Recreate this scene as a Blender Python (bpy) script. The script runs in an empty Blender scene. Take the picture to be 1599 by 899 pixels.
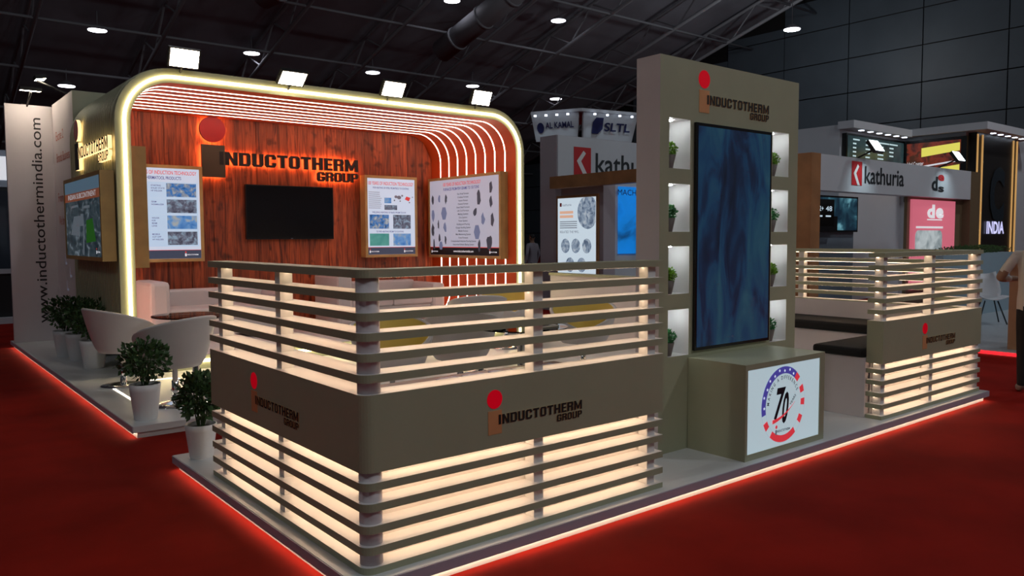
import bpy, bmesh, math, random
from mathutils import Vector, Matrix
random.seed(7)
S = bpy.context.scene
COL = S.collection
PI = math.pi
# ------------------------------------------------------------------ camera
YAW, PIT, ROL, FPX = math.radians(51.066), math.radians(-3.613), math.radians(-0.2747), 1238.6
cam = bpy.data.cameras.new('camera'); camo = bpy.data.objects.new('camera', cam); COL.objects.link(camo)
fw = Vector((math.cos(PIT)*math.cos(YAW), math.cos(PIT)*math.sin(YAW), math.sin(PIT)))
rt = Vector((math.sin(YAW), -math.cos(YAW), 0)); up = rt.cross(fw)
rt, up = rt*math.cos(ROL)+up*math.sin(ROL), up*math.cos(ROL)-rt*math.sin(ROL)
camo.matrix_world = Matrix(((rt.x, up.x, -fw.x, 0), (rt.y, up.y, -fw.y, 0), (rt.z, up.z, -fw.z, 1.6), (0, 0, 0, 1)))
cam.sensor_width = 36; cam.lens = 36*FPX/1599; cam.clip_end = 300
S.camera = camo
# ------------------------------------------------------------------ world and exposure
w = bpy.data.worlds.new('hall_ambience'); S.world = w; w.use_nodes = True
w.node_tree.nodes['Background'].inputs[0].default_value = (0.80, 0.90, 1.0, 1)
w.node_tree.nodes['Background'].inputs[1].default_value = 0.042
S.view_settings.view_transform = 'Standard'; S.view_settings.look = 'None'
S.view_settings.exposure = 0.0; S.view_settings.gamma = 1.0; S.view_settings.use_curve_mapping = False
ADDED_LAMP_W = 900           # unseen lamps added behind the photographer to light front faces

# ------------------------------------------------------------------ helpers
MATS = {}
def mat(name, col=(.8, .8, .8), rough=.5, metal=0., emit=None, es=0., var=0., scale=8., bump=0., alpha=1., coat=0.):
    if name in MATS: return MATS[name]
    m = bpy.data.materials.new(name); m.use_nodes = True; nt = m.node_tree
    b = nt.nodes['Principled BSDF']
    b.inputs['Base Color'].default_value = (*col, 1); b.inputs['Roughness'].default_value = rough
    b.inputs['Metallic'].default_value = metal
    if coat: b.inputs['Coat Weight'].default_value = coat
    if emit: b.inputs['Emission Color'].default_value = (*emit, 1); b.inputs['Emission Strength'].default_value = es
    if var or bump:
        tc = nt.nodes.new('ShaderNodeTexCoord'); n = nt.nodes.new('ShaderNodeTexNoise')
        n.inputs['Scale'].default_value = scale; n.inputs['Detail'].default_value = 4
        nt.links.new(tc.outputs['Object'], n.inputs['Vector'])
        if var:
            r = nt.nodes.new('ShaderNodeValToRGB')
            r.color_ramp.elements[0].position = .3; r.color_ramp.elements[1].position = .7
            r.color_ramp.elements[0].color = (*[c*(1-var) for c in col], 1)
            r.color_ramp.elements[1].color = (*[min(1, c*(1+var)) for c in col], 1)
            nt.links.new(n.outputs['Fac'], r.inputs['Fac']); nt.links.new(r.outputs['Color'], b.inputs['Base Color'])
        if bump:
            bp = nt.nodes.new('ShaderNodeBump'); bp.inputs['Strength'].default_value = bump
            nt.links.new(n.outputs['Fac'], bp.inputs['Height']); nt.links.new(bp.outputs['Normal'], b.inputs['Normal'])
    MATS[name] = m
    return m
def picture(name, stops, scale=6., es=.6, stretch=(1, 1, 1), detail=5., dist=.6):
    """a printed or displayed picture: mottled colours, lit from within"""
    if name in MATS: return MATS[name]
    m = bpy.data.materials.new(name); m.use_nodes = True; nt = m.node_tree; b = nt.nodes['Principled BSDF']
    tc = nt.nodes.new('ShaderNodeTexCoord'); mp = nt.nodes.new('ShaderNodeMapping'); n = nt.nodes.new('ShaderNodeTexNoise')
    mp.inputs['Scale'].default_value = stretch
    n.inputs['Scale'].default_value = scale; n.inputs['Detail'].default_value = detail; n.inputs['Distortion'].default_value = dist
    r = nt.nodes.new('ShaderNodeValToRGB')
    while len(r.color_ramp.elements) < len(stops): r.color_ramp.elements.new(.5)
    for e, (p, c) in zip(r.color_ramp.elements, stops): e.position = p; e.color = (*c, 1)
    nt.links.new(tc.outputs['Object'], mp.inputs['Vector']); nt.links.new(mp.outputs['Vector'], n.inputs['Vector'])
    nt.links.new(n.outputs['Fac'], r.inputs['Fac'])
    b.inputs['Base Color'].default_value = (.02, .02, .02, 1); b.inputs['Roughness'].default_value = .25
    nt.links.new(r.outputs['Color'], b.inputs['Emission Color']); b.inputs['Emission Strength'].default_value = es
    MATS[name] = m
    return m
def box(bm, x0, x1, y0, y1, z0, z1, mi=0):
    v = [bm.verts.new(p) for p in ((x0,y0,z0),(x1,y0,z0),(x1,y1,z0),(x0,y1,z0),(x0,y0,z1),(x1,y0,z1),(x1,y1,z1),(x0,y1,z1))]
    for q in ((3,2,1,0),(4,5,6,7),(0,1,5,4),(1,2,6,5),(2,3,7,6),(3,0,4,7)):
        f = bm.faces.new([v[i] for i in q]); f.material_index = mi
def prism(bm, pts, z0, z1, mi=0):
    a = [bm.verts.new((x, y, z0)) for x, y in pts]; b = [bm.verts.new((x, y, z1)) for x, y in pts]
    fs = [bm.faces.new(a[::-1]), bm.faces.new(b)]
    for i in range(len(pts)):
        j = (i+1) % len(pts); fs.append(bm.faces.new((a[i], a[j], b[j], b[i])))
    for f in fs: f.material_index = mi
def lathe(bm, prof, c=(0, 0, 0), n=20, mi=0, cap=True):
    rings = []
    for r, z in prof:
        rings.append([bm.verts.new((c[0]+r*math.cos(2*PI*k/n), c[1]+r*math.sin(2*PI*k/n), c[2]+z)) for k in range(n)])
    for a, b in zip(rings, rings[1:]):
        for k in range(n):
            f = bm.faces.new((a[k], a[(k+1) % n], b[(k+1) % n], b[k])); f.material_index = mi; f.smooth = True
    if cap:
        bm.faces.new(rings[0][::-1]).material_index = mi; bm.faces.new(rings[-1]).material_index = mi
def tube(bm, p, q, r, n=8, mi=0, r2=None):
    p, q = Vector(p), Vector(q); d = (q-p); L = d.length
    if L < 1e-6: return
    rot = d.to_track_quat('Z', 'Y'); r2 = r if r2 is None else r2
    a = [bm.verts.new(p+rot @ Vector((r*math.cos(2*PI*k/n), r*math.sin(2*PI*k/n), 0))) for k in range(n)]
    b = [bm.verts.new(q+rot @ Vector((r2*math.cos(2*PI*k/n), r2*math.sin(2*PI*k/n), 0))) for k in range(n)]
    for k in range(n):
        f = bm.faces.new((a[k], a[(k+1) % n], b[(k+1) % n], b[k])); f.material_index = mi; f.smooth = n > 5
    bm.faces.new(a[::-1]).material_index = mi; bm.faces.new(b).material_index = mi
def obj(name, bm, mats, parent=None, bevel=0., loc=None):
    me = bpy.data.meshes.new(name)
    if isinstance(bm, bmesh.types.BMesh):
        bm.normal_update(); bm.to_mesh(me); bm.free()
    else: me = bm
    for m in (mats if isinstance(mats, (list, tuple)) else [mats]): me.materials.append(m)
    o = bpy.data.objects.new(name, me); COL.objects.link(o)
    if parent:
        o.parent = parent
    if loc: o.location = loc
    if bevel:
        md = o.modifiers.new('bevel', 'BEVEL'); md.width = bevel; md.segments = 2; md.limit_method = 'ANGLE'
    return o
def B(): return bmesh.new()
def pbox(name, m, parent, *b, bevel=0.):
    bm = B(); box(bm, *b); return obj(name, bm, m, parent, bevel)
def tag(o, label, cat, group=None):
    o['label'] = label; o['category'] = cat
    if group: o['group'] = group
    return o
def thing(name, label, cat, loc=(0, 0, 0), rz=0., group=None):
    o = bpy.data.objects.new(name, None); COL.objects.link(o); o.location = loc; o.rotation_euler = (0, 0, rz)
    o.empty_display_size = .1
    return tag(o, label, cat, group)
def struct(o): o['kind'] = 'structure'; return o
def dup(root, loc, rz=None, label=None):
    r = root.copy(); COL.objects.link(r); r.location = loc
    if rz is not None: r.rotation_euler = (0, 0, rz)
    if label: r['label'] = label
    for ch in list(root.children):
        c = ch.copy(); COL.objects.link(c); c.parent = r
        for g in ch.children:
            d = g.copy(); COL.objects.link(d); d.parent = c
    return r
# ---- lettering
GL = {}
def glyph(s, off=0., ext=0.):
    k = (s, off, ext)
    if k not in GL:
        cu = bpy.data.curves.new('t', 'FONT'); cu.body = s; cu.offset = off; cu.extrude = ext; cu.resolution_u = 3
        o = bpy.data.objects.new('t', cu); COL.objects.link(o)
        dg = bpy.context.evaluated_depsgraph_get(); me = bpy.data.meshes.new_from_object(o.evaluated_get(dg))
        vs = [v.co.copy() for v in me.vertices]; fs = [(tuple(p.vertices), p.normal.z) for p in me.polygons]
        bpy.data.objects.remove(o); bpy.data.curves.remove(cu); bpy.data.meshes.remove(me)
        x0 = min(v.x for v in vs); x1 = max(v.x for v in vs)
        GL[k] = ([Vector((v.x-x0, v.y, v.z)) for v in vs], fs, x1-x0)
    return GL[k]
CAP = .69
def put(bm, g, O, R, U, sx, sy, d0=0., d1=0., mi=(0, 0, 0)):
    N = R.cross(U); vs, fs, _ = g
    zs = [v.z for v in vs]; a, b = min(zs), max(zs)
    vv = [bm.verts.new(O+R*(v.x*sx)+U*(v.y*sy)+N*(d0+(d1-d0)*((v.z-a)/(b-a) if b > a else 1))) for v in vs]
    for idx, nz in fs:
        try: f = bm.faces.new([vv[i] for i in idx])
        except ValueError: continue
        f.material_index = mi[0] if nz > .5 else (mi[2] if nz < -.5 else mi[1])
V = Vector
FX, FZ = V((1, 0, 0)), V((0, 0, 1))
LX = V((0, -1, 0))
def text(parent, s, O, R, U, width, height, m, name='text_line', off=0., lift=.002):
    g = glyph(s, off); bm = B(); put(bm, g, V(O), R, U, width/g[2], height/CAP, lift, lift)
    return obj(name, bm, m, parent)
def flat(parent, name, O, R, U, u0, u1, v0, v1, m, lift=.0015):
    N = R.cross(U); bm = B()
    f = bm.faces.new([bm.verts.new(V(O)+R*u+U*v+N*lift) for u, v in ((u0, v0), (u1, v0), (u1, v1), (u0, v1))])
    return obj(name, bm, m, parent)
def poly(parent, name, O, R, U, pts, m, lift=.002):
    N = R.cross(U); bm = B(); bm.faces.new([bm.verts.new(V(O)+R*u+U*v+N*lift) for u, v in pts]); return obj(name, bm, m, parent)

# ------------------------------------------------------------------ materials
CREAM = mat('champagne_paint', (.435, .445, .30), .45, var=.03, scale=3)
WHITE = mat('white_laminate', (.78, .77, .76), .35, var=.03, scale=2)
LILAC = mat('white_matt_paint', (.74, .68, .70), .55, var=.02, scale=3)
PLAT = mat('platform_white', (.72, .74, .75), .28, var=.04, scale=1.5)
BLACK = mat('black_gloss', (.012, .012, .013), .25)
MATTBLACK = mat('matt_black', (.012, .011, .011), .6)
GOLD = mat('gold_edge', (.92, .60, .30), .3, .35)
COPPER = mat('copper_sheet', (.82, .40, .18), .38, .1, var=.05)
RED = mat('sign_red', (.72, .005, .015), .3, emit=(1, 0, .02), es=.25)
REDWALL = mat('wall_sign_red', (.50, .012, .015), .4)
CHROME = mat('chrome', (.8, .8, .8), .12, 1.)
LEDW = mat('warm_led', (1, .9, .7), .5, emit=(1, .70, .46), es=9.5)
LEDLOW = mat('warm_led_floor', (1, .9, .7), .5, emit=(1, .80, .56), es=13.)
LEDRING = mat('ring_led', (1, .9, .7), .5, emit=(1, .80, .42), es=8.)
LEDSTRIP = mat('strip_led', (1, .9, .9), .5, emit=(1, .78, .62), es=9.0)
LEDFLOOR = mat('inlay_led', (1, .9, .8), .5, emit=(1, .90, .74), es=3.)
FLOOD = mat('flood_lens', (1, 1, 1), .5, emit=(1, .86, .66), es=38.)
NICHE = mat('niche_lamp', (1, 1, 1), .5, emit=(.93, .98, 1), es=60.)
ORANGE = mat('orange_lacquer', (.66, .085, .012), .5, var=.05, scale=2)
OLIVEBOX = mat('oak_veneer', (.52, .33, .12), .5, var=.12, scale=5)
TEALBACK = mat('lightbox_white', (.5, .58, .62), .4, emit=(.60, .78, .86), es=.52)
POSTERW = mat('poster_lit', (.25, .25, .25), .35, emit=(.66, .76, .95), es=.68)
POSTERG = mat('poster_lit_grey', (.3, .3, .3), .35, emit=(.46, .47, .60), es=.62)
INK = mat('print_ink', (.015, .015, .03), .5)
INKRED = mat('print_red', (.5, .03, .03), .5, emit=(.8, .07, .06), es=.5)
INKBLUE = mat('print_navy', (.02, .02, .07), .5, emit=(.05, .045, .22), es=.8)
PRINTW = mat('print_white', (.8, .8, .8), .5, emit=(.9, .92, 1), es=.6)
FOOTER = mat('poster_footer', (.02, .025, .04), .4, emit=(.05, .06, .10), es=.7)
GREY = mat('print_grey', (.2, .2, .24), .5, emit=(.12, .12, .16), es=.5)
LEATHER = mat('white_leather', (.62, .58, .57), .42, var=.02, scale=6)
YELLOW = mat('mustard_lining', (.80, .60, .13), .5, var=.04, scale=6)
SOIL = mat('potting_soil', (.03, .022, .015), .9)
POT = mat('white_pot', (.80, .80, .80), .3)
STONEPOT = mat('taupe_pot', (.16, .13, .11), .6)
LEAFD = mat('dark_leaf', (.045, .105, .03), .5, var=.5, scale=25)
LEAFL = mat('lime_leaf', (.20, .42, .035), .5, var=.4, scale=30)
LEAFG = mat('emerald_leaf', (.05, .26, .08), .5, var=.4, scale=30)
def glass_mat():
    m = bpy.data.materials.new('table_glass'); m.use_nodes = True; nt = m.node_tree; nt.nodes.clear()
    o = nt.nodes.new('ShaderNodeOutputMaterial'); mx = nt.nodes.new('ShaderNodeMixShader'); t = nt.nodes.new('ShaderNodeBsdfTransparent')
    g = nt.nodes.new('ShaderNodeBsdfGlossy'); fr = nt.nodes.new('ShaderNodeFresnel'); fr.inputs[0].default_value = 1.5
    t.inputs[0].default_value = (.86, .93, .90, 1); g.inputs['Roughness'].default_value = .03
    nt.links.new(fr.outputs[0], mx.inputs[0]); nt.links.new(t.outputs[0], mx.inputs[1]); nt.links.new(g.outputs[0], mx.inputs[2]); nt.links.new(mx.outputs[0], o.inputs[0])
    return m
GLASS = glass_mat()
def wood_mat():
    m = bpy.data.materials.new('rustic_planks'); m.use_nodes = True; nt = m.node_tree; b = nt.nodes['Principled BSDF']
    tc = nt.nodes.new('ShaderNodeTexCoord'); mp = nt.nodes.new('ShaderNodeMapping'); n = nt.nodes.new('ShaderNodeTexNoise'); n2 = nt.nodes.new('ShaderNodeTexNoise')
    oi = nt.nodes.new('ShaderNodeObjectInfo')
    mp.inputs['Scale'].default_value = (9, 9, .8); n.inputs['Scale'].default_value = 2.2; n.inputs['Detail'].default_value = 8; n.inputs['Distortion'].default_value = 1.2
    n2.inputs['Scale'].default_value = 4.5; n2.inputs['Detail'].default_value = 2
    r = nt.nodes.new('ShaderNodeValToRGB'); e = r.color_ramp.elements
    e[0].position = .32; e[0].color = (.15, .026, .010, 1); e[1].position = .62; e[1].color = (.58, .115, .032, 1)
    r2 = nt.nodes.new('ShaderNodeValToRGB'); e = r2.color_ramp.elements
    e[0].position = .27; e[0].color = (.25, .22, .2, 1); e[1].position = .36; e[1].color = (1, 1, 1, 1)
    mx = nt.nodes.new('ShaderNodeMixRGB'); mx.blend_type = 'MULTIPLY'; mx.inputs[0].default_value = .8
    mr = nt.nodes.new('ShaderNodeMapRange'); mr.inputs[3].default_value = .62; mr.inputs[4].default_value = 1.1
    m2 = nt.nodes.new('ShaderNodeMixRGB'); m2.blend_type = 'MULTIPLY'; m2.inputs[0].default_value = 1
    L = nt.links.new
    L(tc.outputs['Object'], mp.inputs['Vector']); L(mp.outputs['Vector'], n.inputs['Vector']); L(tc.outputs['Object'], n2.inputs['Vector'])
    L(n.outputs['Fac'], r.inputs['Fac']); L(n2.outputs['Fac'], r2.inputs['Fac']); L(r.outputs['Color'], mx.inputs[1]); L(r2.outputs['Color'], mx.inputs[2])
    L(oi.outputs['Random'], mr.inputs[0]); L(mx.outputs['Color'], m2.inputs[1]); L(mr.outputs[0], m2.inputs[2]); L(m2.outputs['Color'], b.inputs['Base Color'])
    b.inputs['Roughness'].default_value = .5
    return m
WOOD = wood_mat()
CARPET = mat('red_carpet', (.225, .0085, .0045), 1., var=.22, scale=1.3, bump=.0)
def carpet_bump():
    CARPET.node_tree.nodes['Principled BSDF'].inputs['Specular IOR Level'].default_value = .08
    nt = CARPET.node_tree; b = nt.nodes['Principled BSDF']; n = nt.nodes.new('ShaderNodeTexNoise'); n.inputs['Scale'].default_value = 160
    bp = nt.nodes.new('ShaderNodeBump'); bp.inputs['Strength'].default_value = .25; nt.links.new(n.outputs['Fac'], bp.inputs['Height']); nt.links.new(bp.outputs['Normal'], b.inputs['Normal'])
carpet_bump()
HALLWALL = mat('hall_panel', (.085, .11, .135), .5, var=.12, scale=.4)
ROOF = mat('roof_sheet', (.30, .31, .36), .8, var=.2, scale=.3)
STEEL = mat('truss_steel', (.30, .31, .34), .6)
HALLLAMP = mat('high_bay_lens', (1, 1, 1), .5, emit=(.92, .90, 1), es=6.)

# ------------------------------------------------------------------ hall
struct(pbox('floor', CARPET, None, -30, 45.5, -30, 62, -.05, 0))
def roofz(y): return 20-.3*(y-15)
bm = B(); f = [(-30, -30), (45.5, -30), (45.5, 62), (-30, 62)]
a = [bm.verts.new((x, y, roofz(y)+.02)) for x, y in f]; b_ = [bm.verts.new((x, y, roofz(y)+.2)) for x, y in f]
bm.faces.new(a[::-1]); bm.faces.new(b_)
for i in range(4): bm.faces.new((a[i], a[(i+1) % 4], b_[(i+1) % 4], b_[i]))
struct(obj('ceiling', bm, ROOF))
struct(pbox('wall_back', HALLWALL, None, -30, 45.5, 61.8, 62, 0, 5.9))
wr = struct(pbox('wall_right', MATTBLACK, None, 45.2, 45.5, -10, 61.8, 0, 5.9))
bm = B(); v = [bm.verts.new(p) for p in ((45.3, -10, 5.9), (45.3, 61.8, 5.9), (45.3, 61.8, roofz(61.8)), (45.3, -10, roofz(-10)))]; bm.faces.new(v); obj('gable', bm, MATTBLACK, wr)
pw, ph = 4.23, 2.0
for j in range(-2, 12):
    for k in range(0, 11):
        y0 = 3.2+pw*j; zt = min(ph*k+ph, roofz(y0+pw)-.05)
        if zt-ph*k < .4: continue
        pbox('panel', HALLWALL, wr, 45.14, 45.2, y0+.03, y0+pw-.03, ph*k+.03, zt-.03)
# roof trusses running along the hall
for i in range(10):
    x = -4.5+5.2*i
    t = thing('roof_truss', 'grey steel roof truss under the dark ceiling, %s from the left' % ('first','second','third','fourth','fifth','sixth','seventh','eighth','ninth','tenth')[i], 'truss', (x, 12, 0), group='roof trusses')
    def ch(nm, y0, y1, dz, r):
        bm = B(); tube(bm, (0, y0-12, roofz(y0)-dz), (0, y1-12, roofz(y1)-dz), r, 6); obj(nm, bm, STEEL, t)
    ch('top_chord', 12, 61, .25, .10); ch('bottom_chord', 12, 61, 1.55, .11)
    y = 13.
    while y < 59:
        bm = B(); tube(bm, (0, y-12, roofz(y)-1.55), (0, y+1.75-12, roofz(y+1.75)-.25), .05, 5); obj('web_member', bm, STEEL, t)
        bm = B(); tube(bm, (0, y+1.75-12, roofz(y+1.75)-.25), (0, y+3.5-12, roofz(y+3.5)-1.55), .05, 5); obj('web_member', bm, STEEL, t)
        y += 3.5
for i in range(9):
    y = 22+4.4*i
    bm = B(); tube(bm, (-8, y, roofz(y)-1.55), (45, y, roofz(y)-1.55), .07, 6)
    tag(obj('roof_purlin', bm, STEEL), 'thin grey steel purlin crossing the roof trusses, number %s from the viewer' % ('one','two','three','four','five','six','seven','eight','nine')[i], 'beam', 'roof purlins')
def duct(p, q, r, lab):
    t = thing('air_duct', lab, 'duct', p); bm = B(); q = V(q)-V(p); tube(bm, (0, 0, 0), q, r, 16); obj('duct_pipe', bm, STEEL, t)
    for k in (.15, .4, .65, .9):
        bm = B(); c = q*k; tube(bm, c, c+q.normalized()*.15, r*1.08, 16); obj('collar', bm, STEEL, t)
duct((13.6, 34, 12.2), (15.8, 29, 13.6), .7, 'round grey air duct hanging above the leftmost floodlights')
duct((24.3, 36, 11.6), (25.2, 28, 14.4), .6, 'round grey air duct crossing the ceiling left of the olive tower')
# high bay lamps: seen ones on the roof, unseen ones added to light the stand
def ray(px, py): return fw+rt*((px-799.5)/FPX)-up*((py-449.5)/FPX)
lamp_n = ['over the white web-address banner, high up', 'low over the white banner corner', 'between the first two canopy floodlights', 'between the second and third canopy floodlights',
 'above the right-hand canopy floodlight', 'high up, left of the olive tower', 'low, above the far hanging hexagonal sign', 'at the top edge, mid ceiling']
bm0 = None
def high_bay(loc, lab):
    t = thing('high_bay_lamp', lab, 'lamp', loc, group='high bay lamps of the hall')
    bm = B(); lathe(bm, [(.06, .28), (.14, .25), (.38, .10), (.42, .03)], n=20); obj('lamp_shade', bm, STEEL, t)
    bm = B(); lathe(bm, [(.40, .0), (.40, .03)], n=20); obj('lens', bm, HALLLAMP, t)
    bm = B(); tube(bm, (0, 0, .25), (0, 0, max(.6, roofz(loc[1])-loc[2])), .02, 6); obj('cable', bm, STEEL, t)
    return t
for (px, py), nm in zip([(152, 48), (104, 135), (393, 84), (582, 114), (738, 135), (872, 33), (868, 155), (706, 2)], lamp_n):
    d = ray(px, py); k = (roofz(0)-.9-1.6)/(d.z+.3*d.y); p = V((0, 0, 1.6))+d*k
    high_bay(tuple(p), 'bright round high bay lamp '+nm)
def hall_light(loc, W, r=.4, c=(.93, .97, 1)):
    l = bpy.data.lights.new('hall_fill_light', 'POINT'); l.energy = W; l.shadow_soft_size = r; l.color = c
    o = bpy.data.objects.new('hall_fill_light', l); COL.objects.link(o); o.location = loc
for x, y in ((4.5, -9), (13, -7), (21, 2)):  # out-of-frame lamps put in to brighten the front faces
    high_bay((x, y, 12.3), 'added unseen high bay lamp behind the photographer, %s' % {4.5: 'leftmost', 13: 'middle'}.get(x, 'rightmost')); hall_light((x, y, 12.0), ADDED_LAMP_W)
hall_light((-9, 3.5, 12), 450); high_bay((-9, 3.5, 12.3), 'added high bay lamp, unseen, over the left aisle'); hall_light((5, 17, 12), 260); hall_light((37, 23, 11.8), 420)  # left-aisle lamp added for left-facing sides, rear lamp for ambient; both unseen
high_bay((5, 17, 12.3), 'added unseen high bay lamp above the rear of the stand'); high_bay((37, 23, 12.1), 'round high bay lamp near the panelled hall wall')

# ------------------------------------------------------------------ platform
def rounded(pts): return pts
def platform():
    P = [(1.58, 3.02), (8.37, 3.02), (8.37, 13.9), (1.58, 13.9), (1.58, 6.80), (2.75, 6.80), (2.75, 5.72), (1.58, 5.72)]
    bm = B(); prism(bm, P, .048, .1); o = struct(obj('platform', bm, [PLAT]))
    i = .032
    Q = [(1.58+i, 3.02+i), (8.37-i, 3.02+i), (8.37-i, 13.85), (1.58+i, 13.85), (1.58+i, 6.82), (2.77, 6.82), (2.77, 5.70), (1.58+i, 5.70)]
    bm = B(); prism(bm, Q, 0.0, .048); obj('plinth', bm, PLAT, o)
    def strip(x0, x1, y0, y1):
        pbox('led_strip', LEDLOW, o, x0, x1, y0, y1, .044, .0478)
    strip(1.60, 8.35, 3.027, 3.037); strip(1.587, 1.597, 3.045, 5.70); strip(1.587, 1.597, 6.815, 13.85)
    strip(8.352, 8.362, 3.045, 5.2)
    pbox('edge_trim', mat('lilac_edge', (.45, .42, .50), .5), o, 1.575, 8.375, 3.012, 3.02, .048, .0985)
    pbox('edge_trim', MATS['lilac_edge'], o, 1.572, 1.58, 3.012, 5.72, .048, .0985)
    pbox('edge_trim', MATS['lilac_edge'], o, 1.572, 1.58, 6.8, 13.9, .048, .0985)
    return o
PLATFORM = platform()
# floor inlay led outline (rounded rectangle)
def rrect(x0, x1, y0, y1, r, n=8):
    out = []
    for cx, cy, a in ((x1-r, y1-r, 0), (x0+r, y1-r, 90), (x0+r, y0+r, 180), (x1-r, y0+r, 270)):
        for k in range(n+1):
            t = math.radians(a+90*k/n); out.append((cx+r*math.cos(t), cy+r*math.sin(t)))
    return out
def ringprism(bm, A, Bq, f, mi=(0, 0, 0, 0)):
    """ring between outline A (outer) and Bq (inner); f(u,v,k)->3d, k=0,1"""
    n = len(A); q = [[bm.verts.new(f(u, v, k)) for u, v in L] for L in (A, Bq) for k in (0, 1)]
    a0, a1, b0, b1 = q
    for i in range(n):
        j = (i+1) % n
        for vs, m in (((a0[i], a0[j], a1[j], a1[i]), mi[0]), ((b0[j], b0[i], b1[i], b1[j]), mi[1]), ((a0[j], a0[i], b0[i], b0[j]), mi[2]), ((a1[i], a1[j], b1[j], b1[i]), mi[3])):
            f_ = bm.faces.new(vs); f_.material_index = m
bm = B(); ringprism(bm, rrect(1.84, 2.54, 7.40, 8.97, .1), rrect(1.862, 2.518, 7.422, 8.948, .08), lambda u, v, k: (u, v, .1+.004*k))
tag(obj('floor_light_outline', bm, LEDFLOOR), 'glowing white rounded rectangle inlaid in the platform under the glass table', 'floor light')

# ------------------------------------------------------------------ slat partitions
UP = [1.3635, 1.2735, 1.185, 1.0935, 1.0]; LOW = [.5145, .421, .3205, .2245]; TH = .037
def Lshape(o, i, e, r, mx):
    """L outline: outer face o, inner face i (thickness), arm end e"""
    x0, y0 = 1.645, 3.08
    P = [(x0+o, y0+e)]
    for k in range(7):
        t = PI+PI/2*k/6; P.append((x0+o+r+r*math.cos(t), y0+o+r+r*math.sin(t)))
    P += [(x0+e, y0+o), (x0+e, y0+i), (x0+i, y0+i), (x0+i, y0+e)]
    if mx: P = [(10-x, y) for x, y in P][::-1]
    return P
def partition(mx, name, label):
    t = thing(name, label, 'partition', (8.355 if mx else 1.645, 3.08, .1))
    inv = V((-t.location.x, -t.location.y, -t.location.z))
    def add(nm, bm, m, par=t, bevel=0):
        bmesh.ops.translate(bm, verts=bm.verts, vec=inv); return obj(nm, bm, m, par, bevel)
    def X(a, b): return (10-b, 10-a) if mx else (a, b)
    def led(par, z):
        bm = B()
        for (a, b, c, d) in ((1.76, 3.635, 3.150, 3.158), (1.715, 1.723, 3.22, 5.07)):
            x0, x1 = X(a, b); box(bm, x0, x1, c, d, z-.004, z)
        add('led_strip', bm, LEDW, par)
    for nm, z0, z1 in [('top_rail', 1.4275, 1.4645)]+[('slat', z-TH, z) for z in UP]+[('band_panel', .56, .91)]+[('slat', z-TH, z) for z in LOW]+[('base_rail', .1, .131)]:
        bm = B(); prism(bm, Lshape(0, .137, 2.0, .055, mx), z0, z1)
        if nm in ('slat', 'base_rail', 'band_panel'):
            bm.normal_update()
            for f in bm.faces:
                if abs(f.normal.z) > .9: f.material_index = 1  # strip glow put into the colour: horizontal faces whiter than the edges
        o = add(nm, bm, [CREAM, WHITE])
        if nm != 'base_rail': led(o, z0)
    # posts
    for a, b, c, d in ((2.655, 2.72, 3.112, 3.182), (3.54, 3.605, 3.112, 3.182), (1.677, 1.747, 4.03, 4.095), (1.677, 1.747, 4.93, 4.995)):
        x0, x1 = X(a, b)
        bm = B(); box(bm, x0, x1, c, d, .131, .56); box(bm, x0, x1, c, d, .91, 1.4275); add('post', bm, WHITE)
    bm = B(); cx = 10-1.715 if mx else 1.715; lathe(bm, [(.053, .131), (.053, .56)], (cx, 3.15, 0)); lathe(bm, [(.053, .91), (.053, 1.4275)], (cx, 3.15, 0)); add('corner_post', bm, LILAC)
    # diffuser boards behind the lower slats
    bm = B(); x0, x1 = X(1.79, 3.6); box(bm, x0, x1, 3.192, 3.206, .131, .56); add('diffuser_board', bm, mat('diffuser_cream', (.86, .80, .76), .6, var=.02))
    bm = B(); x0, x1 = X(1.757, 1.771); box(bm, x0, x1, 3.2, 5.05, .131, .56); add('diffuser_board', bm, MATS['diffuser_cream'])
    return t
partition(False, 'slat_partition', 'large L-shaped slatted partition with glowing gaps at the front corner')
partition(True, 'slat_partition', 'slatted partition with glowing gaps at the right end beside the black bench')

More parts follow.
